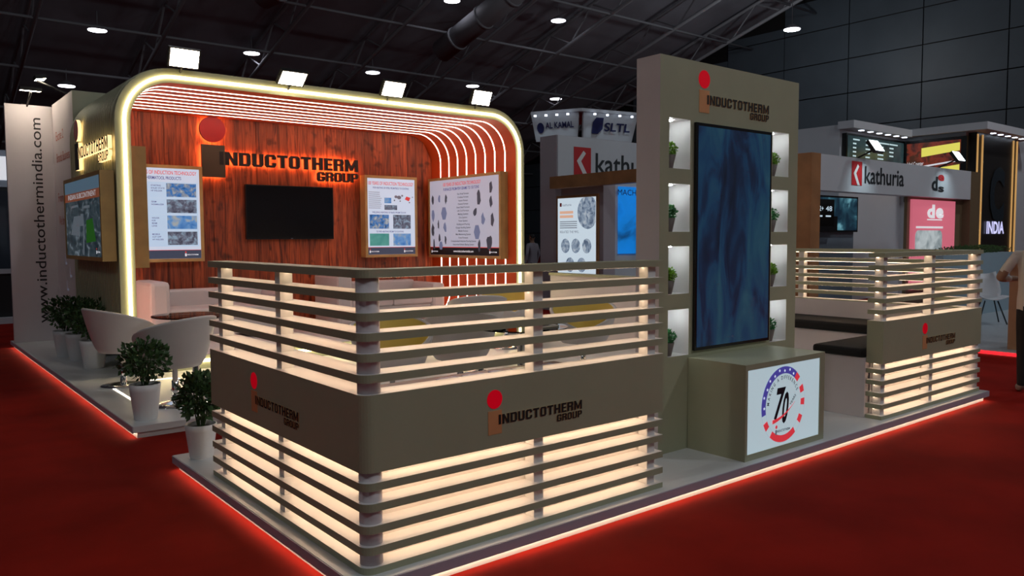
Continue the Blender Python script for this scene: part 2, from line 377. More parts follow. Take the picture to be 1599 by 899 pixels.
# ------------------------------------------------------------------ logo signs
def rc(a, b, c, d): return [(a, b), (c, b), (c, d), (a, d)]
TOPT, BOTT = [(0, .83), (.64, .83), (.53, 1), (.11, 1)], [(.11, 0), (.53, 0), (.64, .17), (0, .17)]
LV, RV = rc(0, .17, .215, .83), rc(.425, .17, .64, .83)
BLK = {'I': (.23, [rc(0, 0, .23, 1)]),
 'N': (.68, [rc(0, 0, .21, 1), rc(.47, 0, .68, 1), [(.21, .62), (.47, 0), (.47, .40), (.21, 1)]]),
 'D': (.64, [rc(0, 0, .215, 1), [(.215, .83), (.64, .83), (.53, 1), (.215, 1)], [(.215, 0), (.53, 0), (.64, .17), (.215, .17)], RV]),
 'U': (.64, [rc(0, .17, .215, 1), rc(.425, .17, .64, 1), BOTT]),
 'C': (.64, [LV, TOPT, BOTT, rc(.425, .63, .64, .83), rc(.425, .17, .64, .37)]),
 'G': (.64, [LV, TOPT, BOTT, rc(.425, .63, .64, .83), rc(.425, .17, .64, .52), rc(.32, .39, .425, .52)]),
 'O': (.64, [LV, RV, TOPT, BOTT]),
 'T': (.60, [rc(0, .81, .60, 1), rc(.19, 0, .41, .81)]),
 'H': (.66, [rc(0, 0, .22, 1), rc(.44, 0, .66, 1), rc(.22, .41, .44, .60)]),
 'E': (.52, [rc(0, 0, .215, 1), rc(.215, .82, .52, 1), rc(.215, .42, .49, .58), rc(.215, 0, .52, .18)]),
 'R': (.64, [rc(0, 0, .215, 1), [(.215, .83), (.64, .83), (.54, 1), (.215, 1)], rc(.425, .60, .64, .83), [(.215, .43), (.56, .43), (.64, .60), (.215, .60)], rc(.415, 0, .63, .43)]),
 'P': (.64, [rc(0, 0, .215, 1), [(.215, .83), (.64, .83), (.54, 1), (.215, 1)], rc(.425, .55, .64, .83), [(.215, .38), (.54, .38), (.64, .55), (.215, .55)]]),
 'M': (.86, [rc(0, 0, .20, 1), rc(.66, 0, .86, 1), [(.20, .60), (.36, .08), (.43, .08), (.43, .42), (.20, 1)], [(.43, .08), (.50, .08), (.66, .60), (.66, 1), (.43, .42)]])}
def block_letter(bm, c, O, R, U, sx, sy, d0, d1):
    N = R.cross(U)
    for P in BLK[c][1]:
        a = [bm.verts.new(O+R*(u*sx)+U*(v*sy)+N*d0) for u, v in P]; b = [bm.verts.new(O+R*(u*sx)+U*(v*sy)+N*d1) for u, v in P]
        bm.faces.new(a[::-1]).material_index = 2; bm.faces.new(b).material_index = 0
        for i in range(len(P)): bm.faces.new((a[i], a[(i+1) % len(P)], b[(i+1) % len(P)], b[i])).material_index = 1
def logo(label, O, R, W, back=.0, depth=.002, style='copper', parent=None):
    O = V(O); N = R.cross(FZ)
    t = thing('logo_sign', label, 'sign', tuple(O), group=None)
    Z0 = V((0, 0, 0))
    if style == 'copper': blk, let, dot, side, bk = COPPER, MATTBLACK, RED, GOLD, GOLD
    elif style == 'halo':
        bk = mat('halo_back', (.3, .1, .05), .5, emit=(1, .32, .10), es=14.); side = mat('halo_side', (.02, .012, .01), .5)
        blk, let, dot = mat('dark_bronze', (.10, .075, .05), .4, .3), MATTBLACK, REDWALL
    else:
        bk = mat('outline_back', (.3, .2, .1), .5, emit=(1, .62, .26), es=3.2); side = mat('outline_side', (.3, .2, .1), .5, emit=(1, .68, .30), es=1.6); blk, let, dot = MATTBLACK, MATTBLACK, REDWALL
    d0, d1 = back, back+depth
    bm = B()
    def pr(bm, pts):
        a = [bm.verts.new(R*u+FZ*v+N*d0) for u, v in pts]; b = [bm.verts.new(R*u+FZ*v+N*d1) for u, v in pts]
        bm.faces.new(a[::-1]).material_index = 2; bm.faces.new(b).material_index = 0
        for i in range(len(pts)):
            bm.faces.new((a[i], a[(i+1) % len(pts)], b[(i+1) % len(pts)], b[i])).material_index = 1
    pr(bm, [(W*(.066+.074*math.cos(2*PI*k/32)), W*(.275+.074*math.sin(2*PI*k/32))) for k in range(32)]); obj('dot', bm, [dot, side if style != 'copper' else dot, bk if style != 'copper' else dot], t)
    bm = B(); pr(bm, [(0, 0), (W*.134, 0), (W*.134, W*.186), (0, W*.186)]); obj('stem_block', bm, [blk, side, bk], t)
    for s, u0, u1, v0, v1 in (('INDUCTOTHERM', .100, 1, .073, .150), ('GROUP', .714, 1, .004, .062)):
        gap = .10; tot = sum(BLK[c][0] for c in s)+gap*(len(s)-1); sx = W*(u1-u0)/tot; u = W*u0
        for c in s:
            bm = B(); block_letter(bm, c, R*u+FZ*(W*v0), R, FZ, sx, W*(v1-v0), d0, d1+.002); obj('letter', bm, [let, side, bk], t)
            u += (BLK[c][0]+gap)*sx
    return t
logo('copper and black logo lettering on the front band of the large partition', (2.332, 3.08, .627), FX, .638)
logo('copper and black logo lettering on the left-facing band of the large partition', (1.645, 4.389, .632), LX, .638)
logo('copper and black logo lettering on the right-end partition band', (7.06, 3.08, .617), FX, .655)
logo('copper and black logo lettering at the top of the tall olive tower', (4.567, 3.555, 2.475), FX, .846, depth=.003)
logo('very large black logo lettering with orange halo on the wood wall', (3.724, 11.70, 2.492), FX, 2.47, back=.05, depth=.04, style='halo')
logo('glowing outlined black logo lettering on the outer ribbed canopy side', (2.086, 11.17, 2.46), LX, 1.76, back=.012, depth=.04, style='outline')

# ------------------------------------------------------------------ display tower and light box counter
def tower():
    x0, x1, y0, y1, zt = 4.155, 5.832, 3.555, 3.765, 2.822
    t = thing('display_tower', 'tall olive display tower with lit niches around the upright screen', 'tower', (x0, y0, .1))
    xs = [x0, 4.25, 4.475, 5.475, 5.702, x1]; zs = [.1, .77, 1.098, 1.205, 1.537, 1.637, 1.967, 2.07, 2.412, zt]
    bm = B(); yb = y1-.02; d = V((-x0, -y0, -.1))
    def quad(*p, mi=0):
        bm.faces.new([bm.verts.new(V(q)+d) for q in p]).material_index = mi
    for i in range(5):
        for k in range(9):
            a, b, c, e = xs[i], xs[i+1], zs[k], zs[k+1]
            if i in (1, 3) and k in (1, 3, 5, 7):
                quad((a, yb, c), (b, yb, c), (b, yb, e), (a, yb, e), mi=1); quad((a, y0, c), (b, y0, c), (b, yb, c), (a, yb, c), mi=1)
                quad((a, yb, e), (b, yb, e), (b, y0, e), (a, y0, e), mi=1); quad((a, y0, c), (a, yb, c), (a, yb, e), (a, y0, e), mi=1)
                quad((b, yb, c), (b, y0, c), (b, y0, e), (b, yb, e), mi=1)
            else: quad((a, y0, c), (b, y0, c), (b, y0, e), (a, y0, e))
    quad((x0, y1, .1), (x0, y0, .1), (x0, y0, zt), (x0, y1, zt), mi=2); quad((x1, y0, .1), (x1, y1, .1), (x1, y1, zt), (x1, y0, zt))
    quad((x1, y1, .1), (x0, y1, .1), (x0, y1, zt), (x1, y1, zt)); quad((x0, y0, zt), (x1, y0, zt), (x1, y1, zt), (x0, y1, zt)); quad((x0, y1, .1), (x1, y1, .1), (x1, y0, .1), (x0, y0, .1))
    obj('tower_body', bm, [CREAM, WHITE, LILAC], t)
    for i in (1, 3):
        for k in (1, 3, 5, 7):
            bm = B(); lathe(bm, [(.018, 0), (.018, .006)], ((xs[i]+xs[i+1])/2+d.x, .09, zs[k+1]-.007-.1), n=14); obj('niche_lamp', bm, NICHE, t)
tower()
sc = thing('upright_screen', 'tall upright dark blue video screen in the olive tower', 'screen', (4.515, 3.555, .794))
pbox('bezel', BLACK, sc, 0, .92, -.022, -.001, 0, 1.605)
def blue_screen():
    m = picture('water_video', [(.30, (.003, .006, .016)), (.42, (.005, .014, .040)), (.50, (.006, .030, .075)), (.62, (.010, .046, .085)), (.8, (.02, .07, .10))], 2.6, .75, (2.1, 1, .6), 7, 1.1); return m
bm = B(); box(bm, .022, .898, -.0235, -.0222, .022, 1.583); obj('display', bm, blue_screen(), sc)
# counter with the round anniversary emblem
ct = thing('lightbox_counter', 'olive box counter with a backlit round emblem panel before the tower', 'counter', (4.47, 3.075, .1))
cx0 = 4.47; cy0 = 3.075
bm = B(); L_ = .985; box(bm, 0, L_, .012, .478, 0, .65)
obj('body', bm, CREAM, ct)
for b in ((0, L_, 0, .012, 0, .042), (0, L_, 0, .012, .612, .65), (0, .026, 0, .012, .042, .612), (.92, L_, 0, .012, .042, .612)): pbox('frame_bar', CREAM, ct, *b)
pn = pbox('light_panel', TEALBACK, ct, .026, .92, .005, .011, .042, .612)
EO = V((4.925-cx0, .005, .43-.1)); 
def ell(r, a): return (r*math.cos(math.radians(a)), r*math.sin(math.radians(a)))
def sector(r0, r1, a0, a1, m, nm, lift=.002):
    n = max(2, int((a1-a0)/6)); P = [ell(r1, a0+(a1-a0)*k/n) for k in range(n+1)]+[ell(r0, a1-(a1-a0)*k/n) for k in range(n+1)]
    N = FX.cross(FZ); bm = B(); vs = [bm.verts.new(EO+FX*u+FZ*v+N*lift) for u, v in P]
    for k in range(n): bm.faces.new((vs[k], vs[k+1], vs[2*n-k], vs[2*n+1-k]))
    o = obj(nm, bm, m, pn); 
    for f in o.data.polygons: pass
    return o
EB = mat('emblem_blue', (.06, .05, .30), .5, emit=(.07, .06, .36), es=.6); ER = mat('emblem_red', (.7, .03, .05), .5, emit=(.85, .05, .07), es=.55); EW = mat('emblem_white', (.8, .9, .95), .5, emit=(.75, .88, .95), es=.75)
sector(.218, .266, 52, 192, EB, 'blue_arc'); sector(.218, .266, 40, 52, ER, 'red_stripe')
for a0, a1 in ((14, 26), (-8, 3), (-38, -25), (205, 218), (232, 305)): sector(.218, .266, a0, a1, ER, 'red_stripe')
for r in (.217, .268): sector(r-.001, r+.001, 0, 360, mat('emblem_line', (.3, .4, .45), .5, emit=(.35, .45, .5), es=.5), 'ring_line', .0024)
for k, a in enumerate((60, 73, 88, 103, 118, 133, 148, 163, 180)):
    c = ell(.236+.012*(k % 2), a); P = []
    for j in range(10):
        r = .013 if j % 2 == 0 else .0055; P.append((c[0]+r*math.cos(PI/2+PI*j/5), c[1]+r*math.sin(PI/2+PI*j/5)))
    poly(pn, 'star', EO, FX, FZ, P, EW, .0035)
def curved(s, r, a0, a1, h, m):
    gs = [glyph(c, .01) if c != ' ' else None for c in s]; wd = [g[2]+.10 if g else .32 for g in gs]; tot = sum(wd); acc = 0; bm = B()
    for g, wv in zip(gs, wd):
        if g:
            a = math.radians(a0+(a1-a0)*(acc+wv/2)/tot); c, s_ = math.cos(a), math.sin(a)
            R = FX*s_-FZ*c; U = FX*c+FZ*s_; sc_ = h/CAP
            put(bm, g, EO+U*r-R*(g[2]*sc_/2*.8), R, U, sc_*.8, sc_, .003, .003)
        acc += wv
    obj('arc_lettering', bm, m, pn)
curved('MAKING A DIFFERENCE', .178, 178, 24, .026, INK)
text(pn, '7', EO+V((-.125, 0, -.09)), FX, FZ+FX*.22, .105, .205, INK, 'numeral', .03, .003)
text(pn, '0', EO+V((-.030, 0, -.125)), FX, FZ+FX*.16, .075, .20, INK, 'numeral', .03, .003)
text(pn, 'YEARS', EO+V((.088, 0, -.022)), (FX*.72+FZ*.69), (FZ*.72-FX*.69), .095, .020, INK, 'text_line', .01, .003)
P = [(-.135+.30*k/14, -.095+.115*(k/14)**1.9) for k in range(15)]; P2 = [(-.130+.295*k/14, -.062-.012*(k/14)+.095*(k/14)**1.9) for k in range(15)]
sw = []
N_ = FX.cross(FZ); bm = B()
lo = [bm.verts.new(EO+FX*u+FZ*(v-.028*(1-k/14))+N_*.004) for k, (u, v) in enumerate(P)]; hi = [bm.verts.new(EO+FX*u+FZ*v+N_*.004) for u, v in P]
for k in range(13): bm.faces.new((lo[k], lo[k+1], hi[k+1], hi[k]))
obj('red_swoosh', bm, ER, pn)
poly(pn, 'small_dot', EO+V((-.085, 0, -.150)), FX, FZ, [(.013*math.cos(2*PI*k/14), .013*math.sin(2*PI*k/14)) for k in range(14)], ER, .003)
flat(pn, 'small_stem', EO+V((-.098, 0, -.205)), FX, FZ, 0, .018, 0, .035, GREY, .003)
text(pn, 'INDUCTOTHERM', EO+V((-.078, 0, -.190)), FX, FZ, .16, .016, INK, 'text_line', .02, .0035)

# ------------------------------------------------------------------ canopy
CX0, CX1, CY0, CY1, CZ0, CZ1 = 2.10, 7.83, 9.386, 11.78, .1, 3.508
def outline(ins, r): return rrect(CX0+ins, CX1-ins, CZ0+ins, CZ1-ins, r, 12)
cn = thing('canopy', 'large rounded canopy with glowing rim, orange inside and ribbed cream outside', 'canopy', (CX0, CY0, CZ0))
co = V((-CX0, -CY0, -CZ0))
def yf(y0, y1): return lambda u, v, k: V((u, y1 if k else y0, v))+co
bm = B(); ringprism(bm, outline(0, .62), outline(.16, .46), yf(CY0, CY1), (0, 1, 0, 0)); bmesh.ops.recalc_face_normals(bm, faces=bm.faces)
for f in bm.faces:
    if f.material_index == 1 and f.calc_center_median().z < .2: f.material_index = 2
obj('shell', bm, [CREAM, ORANGE, PLAT], cn)
bm = B(); ringprism(bm, outline(.080, .54), outline(.112, .508), yf(CY0-.022, CY0+.001)); bmesh.ops.recalc_face_normals(bm, faces=bm.faces); obj('rim_light', bm, LEDRING, cn)
for k in range(8):
    y = 9.65+.2536*k
    A = outline(.158, .462); Bq = outline(.1645, .4555)
    bm = B(); ringprism(bm, A, Bq, yf(y-.008, y+.008)); bmesh.ops.recalc_face_normals(bm, faces=bm.faces)
    bmesh.ops.delete(bm, geom=[f for f in bm.faces if f.calc_center_median().z < .2], context='FACES')
    obj('light_strip', bm, LEDSTRIP, cn)
# ribs on the outer left flank
full = outline(0, .62); n = len(full)
ptsL = [p for p in full if p[0] < 2.8]; ptsL.sort(key=lambda p: (p[1], p[0]))
path = [(2.72, .1)]+[p for p in full[26:39]][::-1]+[p for p in full[13:26]][::-1]+[(4.4, 3.508)]
path = [(2.105, .75), (2.10, 2.85)]+[p for p in full[13:26]][::-1][1:]+[(4.4, 3.508)]
bm = B(); wv = .024
prev = None
for i, (u, v) in enumerate(path):
    a = path[max(0, i-1)]; b = path[min(len(path)-1, i+1)]; d = V((b[0]-a[0], b[1]-a[1])); d.normalize(); nx, nz = -d.y, d.x
    cur = [bm.verts.new(V((u+nx*h, yy, v+nz*h))) for h, yy in ((-.002, -wv), (.014, -wv), (.014, wv), (-.002, wv))]
    if prev:
        for j in range(3): bm.faces.new((prev[j], prev[j+1], cur[j+1], cur[j]))
    prev = cur
bmesh.ops.recalc_face_normals(bm, faces=bm.faces)
bmesh.ops.translate(bm, verts=bm.verts, vec=(co.x, 0, co.z))
rib0 = obj('rib', bm, CREAM, cn); rib0.location = (0, .13, 0)
for k in range(1, 24):
    r_ = rib0.copy(); COL.objects.link(r_); r_.parent = cn; r_.location = (0, .13+.0965*k, 0)
# wood plank back wall
bw = pbox('plank_wall', MATTBLACK, cn, .62, CX1-CX0-.62, CY1-.06-CY0, CY1-.03-CY0, .16, CZ1-.16-CZ0)
xi0, xi1, zi0, zi1, ri = CX0+.16, CX1-.16, CZ0+.16, CZ1-.16, .46
def topz(x):
    d = max(xi0+ri-x, x-(xi1-ri), 0); return zi1-ri+math.sqrt(max(0, ri*ri-d*d))
NP = 33; pwid = (xi1-xi0)/NP
for k in range(NP):
    a, b = xi0+pwid*k, xi0+pwid*(k+1)-.004; dy = random.uniform(-.006, .004)
    bm = B(); v = []
    for yy in (11.705+dy, 11.73):
        v.append([bm.verts.new(V(p)+co) for p in ((a, yy, zi0), (b, yy, zi0), (b, yy, topz(b)-.002), (a, yy, topz(a)-.002))])
    bm.faces.new(v[0]); bm.faces.new(v[1][::-1])
    for i in range(4): j = (i+1) % 4; bm.faces.new((v[0][j], v[0][i], v[1][i], v[1][j]))
    obj('plank', bm, WOOD, bw)
tv = thing('television', 'black flat television on the wood plank wall', 'television', (4.345, 11.70, 1.595))
pbox('casing', BLACK, tv, 0, 1.407, -.075, -.02, 0, .815, bevel=.006); pbox('bracket', MATTBLACK, tv, .5, .9, -.02, 0, .2, .6)
pbox('display', mat('dark_screen', (.006, .006, .008), .18), tv, .018, 1.389, -.0765, -.0752, .03, .797)
pbox('maker_badge', GREY, tv, .69, .72, -.077, -.0752, .01, .016)

# ---- poster light boxes
def posterbox(label, O, R, W, H, depth, face):
    """O lower-left front corner, R reading direction"""
    t = thing('poster_lightbox', label, 'poster', O, group=None); N = R.cross(FZ); O0 = V((0, 0, 0))
    def slab(nm, u0, u1, v0, v1, d0, d1, m):
        bm = B(); a = [bm.verts.new(R*u+FZ*v+N*d0) for u, v in ((u0, v0), (u1, v0), (u1, v1), (u0, v1))]; b = [bm.verts.new(R*u+FZ*v+N*d1) for u, v in ((u0, v0), (u1, v0), (u1, v1), (u0, v1))]
        bm.faces.new(a[::-1]); bm.faces.new(b)
        for i in range(4): bm.faces.new((a[i], a[(i+1) % 4], b[(i+1) % 4], b[i]))
        return obj(nm, bm, m, t)
    slab('case', 0, W, 0, H, -depth, -.001, OLIVEBOX)
    fr = .045
    for q in ((0, W, 0, fr), (0, W, H-fr, H), (0, fr, fr, H-fr), (W-fr, W, fr, H-fr)): slab('frame_bar', *q, -.001, .012, OLIVEBOX)
    p = slab('poster', fr, W-fr, fr, H-fr, -.001, .004, face)
    return t, p, N
BLUEPIC = picture('machine_photo', [(.3, (.02, .05, .12)), (.45, (.05, .22, .6)), (.55, (.25, .3, .4)), (.7, (.6, .62, .66))], 14, .7)
GREYPIC = picture('plant_photo', [(.3, (.03, .03, .06)), (.5, (.16, .17, .24)), (.65, (.3, .42, .55))], 16, .7)
TEALPIC = picture('line_photo', [(.3, (.03, .2, .25)), (.5, (.12, .5, .55)), (.62, (.4, .4, .38))], 12, .7)
GREENPIC = picture('pool_photo', [(.3, (.06, .30, .27)), (.6, (.13, .42, .36)), (.75, (.4, .5, .55))], 5, .7)
SKYPIC = picture('steel_photo', [(.3, (.05, .2, .55)), (.5, (.15, .35, .7)), (.65, (.45, .48, .50))], 9, .7)
# left back-wall poster: rows of photographs
t, p, N = posterbox('white product poster lightbox left of the television on the wood wall', (2.71, 11.55, 1.29), FX, .99, 1.335, .15, POSTERW)
O = V((0, -.004, 0)); kw = dict(R=FX, U=FZ)
flat(p, 'footer', O, FX, FZ, .046, .944, .046, .16, FOOTER); flat(p, 'red_rule', O, FX, FZ, .046, .944, .16, .166, INKRED)
text(p, '100 YEARS OF INDUCTION TECHNOLOGY', (.07, -.004, 1.205), FX, FZ, .84, .05, INKRED, off=.012); text(p, 'THERMATOOL PRODUCTS', (.22, -.004, 1.135), FX, FZ, .48, .042, INKBLUE, off=.012)
for k, (m1, m2, tx) in enumerate(((BLUEPIC, BLUEPIC, ('STARTING', 'SOLID STATE', 'HF WELDER')), (GREYPIC, GREYPIC, ('SEAM', 'NORMALIZER')), (SKYPIC, TEALPIC, ('WELDER', 'FOR', 'BEAM', 'LINE')), (GREYPIC, GREYPIC, ('MOBILE', 'CUT OFF', 'HF WELDER')))):
    z = .90-.222*k
    flat(p, 'pale_row', O, FX, FZ, .06, .92, z-.02, z+.20, mat('pale_blue_row', (.2, .25, .3), .5, emit=(.46, .60, .78), es=.8)); flat(p, 'photo', O, FX, FZ, .50, .90, z, z+.185, m1, .0025); flat(p, 'photo', O, FX, FZ, .08, .24, z, z+.185, m2, .0025)
    for j, s_ in enumerate(tx): text(p, s_, (.30, -.004, z+.14-.036*j), FX, FZ, .026*len(s_)*.62, .020, INKBLUE, off=.01, lift=.003)
def minilogo(p, O, R, s):
    O = V(O)
    poly(p, 'small_dot', O+R*.012*s+FZ*.05*s, R, FZ, [(.010*s*math.cos(2*PI*k/10), .010*s*math.sin(2*PI*k/10)) for k in range(10)], INKRED, .003)
    flat(p, 'small_stem', O, R, FZ, .002*s, .022*s, 0, .034*s, PRINTW, .003); text(p, 'INDUCTOTHERM', O+R*.03*s+FZ*.012*s, R, FZ, .13*s, .014*s, PRINTW, off=.02, lift=.003)
minilogo(p, (.72, -.004, .075), FX, 1.15)
# right back-wall poster
t, p, N = posterbox('white poster lightbox with four photographs right of the television', (6.27, 11.55, 1.292), FX, .99, 1.337, .15, POSTERW)
flat(p, 'footer', O, FX, FZ, .046, .944, .046, .16, FOOTER); flat(p, 'red_rule', O, FX, FZ, .046, .944, .16, .166, INKRED)
text(p, '100 YEARS OF INDUCTION TECHNOLOGY', (.06, -.004, 1.185), FX, FZ, .86, .055, INKRED, off=.012); text(p, 'FOR HEATING OF STEEL FROM PIECE TO COATING', (.15, -.004, 1.125), FX, FZ, .68, .028, INKBLUE, off=.012)
for k in range(9): flat(p, 'list_line', O, FX, FZ, .07, .07+.2+.06*random.random(), 1.06-.032*k, 1.068-.032*k, GREY)
for u0, u1, v0, v1, m in ((.36, .49, .89, .98, SKYPIC), (.36, .60, .78, .86, GREYPIC), (.08, .44, .47, .70, BLUEPIC), (.52, .86, .47, .70, GREYPIC), (.08, .44, .19, .39, GREENPIC), (.52, .86, .19, .39, SKYPIC)): flat(p, 'photo', O, FX, FZ, u0, u1, v0, v1, m)
for u, v, s_ in ((.58, 1.0, .03), (.64, .99, .04), (.70, 1.02, .02), (.55, .94, .015), (.66, .93, .015), (.84, .91, .015), (.90, 1.0, .012)): poly(p, 'ring_part', O, FX, FZ, [(u+s_*math.cos(2*PI*k/10), v+s_*.8*math.sin(2*PI*k/10)) for k in range(10)], GREY)
poly(p, 'red_part', O, FX, FZ, [(.75, .96), (.83, .93), (.86, .99), (.78, 1.01)], INKRED)
text(p, 'WELDING HEATING OF BARS FROM TO KW', (.13, -.004, .725), FX, FZ, .64, .026, INKBLUE, off=.012); text(p, 'TO PIPE HEATING FROM TO COATING', (.2, -.004, .41), FX, FZ, .52, .026, INKBLUE, off=.012)
minilogo(p, (.07, -.004, .075), FX, 1.1); minilogo(p, (.72, -.004, .075), FX, 1.1)
# poster on the right inner wall (faces -X)
t, p, N = posterbox('wide grey-white poster lightbox with machine drawings on the orange side wall', (7.535, 11.60, 1.275), LX, 2.02, 1.34, .13, POSTERG)
O = V((-.004, 0, 0))
flat(p, 'footer', O, LX, FZ, .046, 1.974, .046, .17, mat('footer_black', (.015, .013, .015), .4)); flat(p, 'red_rule', O, LX, FZ, .046, 1.974, .17, .18, INKRED)
text(p, '100 YEARS OF INDUCTION TECHNOLOGY', (-.004, -.45, 1.19), LX, FZ, 1.06, .055, INKRED, off=.012); text(p, 'FURNACES FROM FEW GRAMS TO 150 TONS', (-.004, -.46, 1.115), LX, FZ, 1.0, .045, INKBLUE, off=.012)
for k, s_ in enumerate(('Gas Fired Furnace', 'Coreless Furnace', 'Vacuum Furnace', 'Channel Furnace', 'Steel Shell Furnace', 'Lift Coil Furnace', 'Melting Systems', 'Dura Systems', 'Power Systems', 'Holding and Pouring', 'Charge Handling System', 'Mobile Furnace', 'Melt Monitoring System', 'Crane Furnaces', 'Computerised Inductive Pouring System', 'Automated Robotic Backup System')):
    wd = .019*len(s_); text(p, s_, (-.004, -(1.02-wd/2), 1.035-.055*k), LX, FZ, wd, .026, INK, off=.01)
for (u, v, a, b, sh) in ((.14, .98, .07, .13, 0), (.33, .98, .07, .11, 1), (.53, .97, .07, .11, 2), (.14, .72, .08, .15, 1), (.47, .74, .12, .14, 3), (.30, .55, .05, .10, 2), (.13, .46, .08, .18, 2), (.50, .50, .08, .12, 1), (.33, .33, .06, .10, 0), (.51, .30, .06, .10, 2), (.16, .22, .06, .14, 0), (.37, .20, .08, .09, 3),
                         (1.45, .96, .11, .17, 2), (1.77, 1.10, .09, .16, 4), (1.77, .88, .07, .13, 2), (1.36, .74, .09, .11, 0), (1.56, .62, .09, .14, 1), (1.80, .60, .08, .22, 4), (1.40, .42, .12, .15, 3), (1.46, .20, .07, .14, 2), (1.73, .26, .13, .19, 2)):
    rr = random.Random(int(u*1000+v*77)); n_ = {0: 9, 1: 8, 2: 11, 3: 6, 4: 5}[sh]
    a *= .72; b *= .85
    P = [(u+a*math.cos(2*PI*k/n_)*(1 if sh == 3 else rr.uniform(.5, 1)), v+b*math.sin(2*PI*k/n_)*(1 if sh == 3 else rr.uniform(.5, 1))) for k in range(n_)]
    poly(p, 'machine_drawing', O, LX, FZ, P, mat('machine_steel_blue', (.1, .12, .2), .4, emit=(.12, .14, .24), es=.8) if sh in (1, 3) else mat('machine_dark', (.04, .04, .05), .4, emit=(.035, .035, .05), es=.8))
minilogo(p, (-.004, -.08, .08), LX, 1.2); minilogo(p, (-.004, -1.72, .08), LX, 1.2); text(p, 'www.inductothermindia.com', (-.004, -.74, .095), LX, FZ, .56, .035, PRINTW, off=.01, lift=.003)
# poster box on the left inner wall, seen edge-on
t, p, N = posterbox('edge-on oak lightbox just inside the left rim of the canopy', (2.425, 9.50, 1.285), V((0, 1, 0)), 2.02, 1.35, .16, POSTERG)
# outer left screen box
t, p, N = posterbox('large screen box with an aerial site view on the outer canopy side', (1.955, 11.46, 1.365), LX, 2.04, .985, .13, picture('aerial_view', [(.30, (.006, .010, .014)), (.45, (.02, .035, .045)), (.55, (.035, .05, .06)), (.7, (.16, .20, .24))], 5, .75, (1, 1, 2.2), 9))
O = V((-.004, 0, 0))
flat(p, 'sky_band', O, LX, FZ, .046, 1.994, .80, .94, mat('aerial_sky', (.1, .15, .2), .4, emit=(.08, .14, .20), es=.6)); flat(p, 'orange_banner', O, LX, FZ, .046, 1.994, .70, .80, mat('aerial_orange', (.2, .05, .02), .4, emit=(.20, .06, .03), es=.6))
text(p, 'INDIAN SUBCONTINENT', (-.004, -.25, .725), LX, FZ, 1.55, .06, mat('aerial_text', (.4, .4, .4), .4, emit=(.45, .5, .55), es=.7), lift=.003)
poly(p, 'green_field', O, LX, FZ, [(1.22, .20), (1.72, .22), (1.58, .48), (1.25, .46)], mat('aerial_green', (.02, .1, .01), .4, emit=(.015, .09, .010), es=.6))
for P in ([(.35, .30), (.85, .28), (.95, .52), (.55, .52)], [(.90, .40), (1.12, .40), (1.10, .54), (.95, .54)], [(1.0, .06), (1.08, .06), (1.14, .40), (1.08, .40)], [(.4, .62), (.8, .63), (.8, .655), (.45, .65)], [(1.1, .60), (1.45, .60), (1.45, .63), (1.15, .63)]): poly(p, 'roof_shape', O, LX, FZ, P, mat('aerial_roof', (.2, .22, .25), .4, emit=(.16, .20, .24), es=.4))
minilogo(p, (-.004, -1.72, .08), LX, 1.1)

# ------------------------------------------------------------------ floodlights
def flood(loc, label, rz=0., tilt=22., s=1., arm=.18):
    t = thing('floodlight', label, 'floodlight', loc, rz, 'floodlights')
    M = Matrix.Rotation(math.radians(tilt), 4, 'X')
    def tb(nm, m, *b):
        bm = B(); box(bm, *b); bmesh.ops.transform(bm, matrix=M, verts=bm.verts); return obj(nm, bm, m, t)
    tb('housing', MATTBLACK, -.17*s, .17*s, 0, .05, -.11*s, .11*s); tb('lens', FLOOD, -.15*s, .15*s, -.004, 0, -.095*s, .095*s)
    bm = B(); tube(bm, (0, .04, -.02), (0, arm, -.13) if rz == 0 else (0, -.36, -.17), .014, 6); obj('bracket', bm, MATTBLACK, t)
for x, nm in ((2.80, 'leftmost, over the rounded canopy corner'), (4.06, 'second from the left on the canopy'), (5.46, 'third from the left on the canopy'), (6.91, 'rightmost on the canopy')):
    flood((x, 9.22, {4.06: 3.53, 5.46: 3.56}.get(x, 3.60)), 'glaring rectangular floodlight, '+nm, 0, {4.06: 52, 5.46: 34}.get(x, 24))

# ------------------------------------------------------------------ white banner and store block
bn = thing('banner_panel', 'tall white banner panel with a vertical web address', 'banner', (1.585, 13.55, .1))
pbox('board', LILAC, bn, 0, .62, 0, .06, 0, 3.47, bevel=.004)
text(bn, 'www.inductothermindia.com', (.445, -.001, .27), FZ, V((-1, 0, 0)), 3.02, .135, mat('banner_ink', (.03, .025, .025), .5), 'web_address', .004)
st = thing('store_block', 'white and olive store room block with a red-lettered flank behind the canopy', 'store room', (2.17, 11.95, .1))
bm = B(); box(bm, 0, 2.5, 0, 1.5, 0, 3.48); st_b = obj('block', bm, [LILAC], st)
pbox('front_board', CREAM, st, -.002, 2.5, -.02, 0, 0, 3.48)
for k, (s_, z, wd) in enumerate((('Excite 2', 2.93, .55), ('Brands Business', 2.62, .95), ('From low', 2.05, .72), ('We bring Energy', 1.72, 1.0))):
    text(st, s_, (0, 1.25, z), LX, FZ, wd, .13, mat('flank_red', (.55, .12, .08), .6), lift=.003)
for z, y in ((1.15, .9), (.98, .6), (.78, .85), (.58, .55), (.42, .8)): poly(st, 'map_mark', (0, y, z), LX, FZ, [(0, 0), (.12, 0), (.13, .03), (.02, .04), (.02, .14), (0, .14)], GREY, .003)
flood((1.87, 13.20, 3.72), 'glaring floodlight clamped on top of the white banner panel', PI, 83, .8, .2)
flood((1.90, 12.55, 3.78), 'small floodlight over the red-lettered store flank', PI/2, 80, .6, .2)

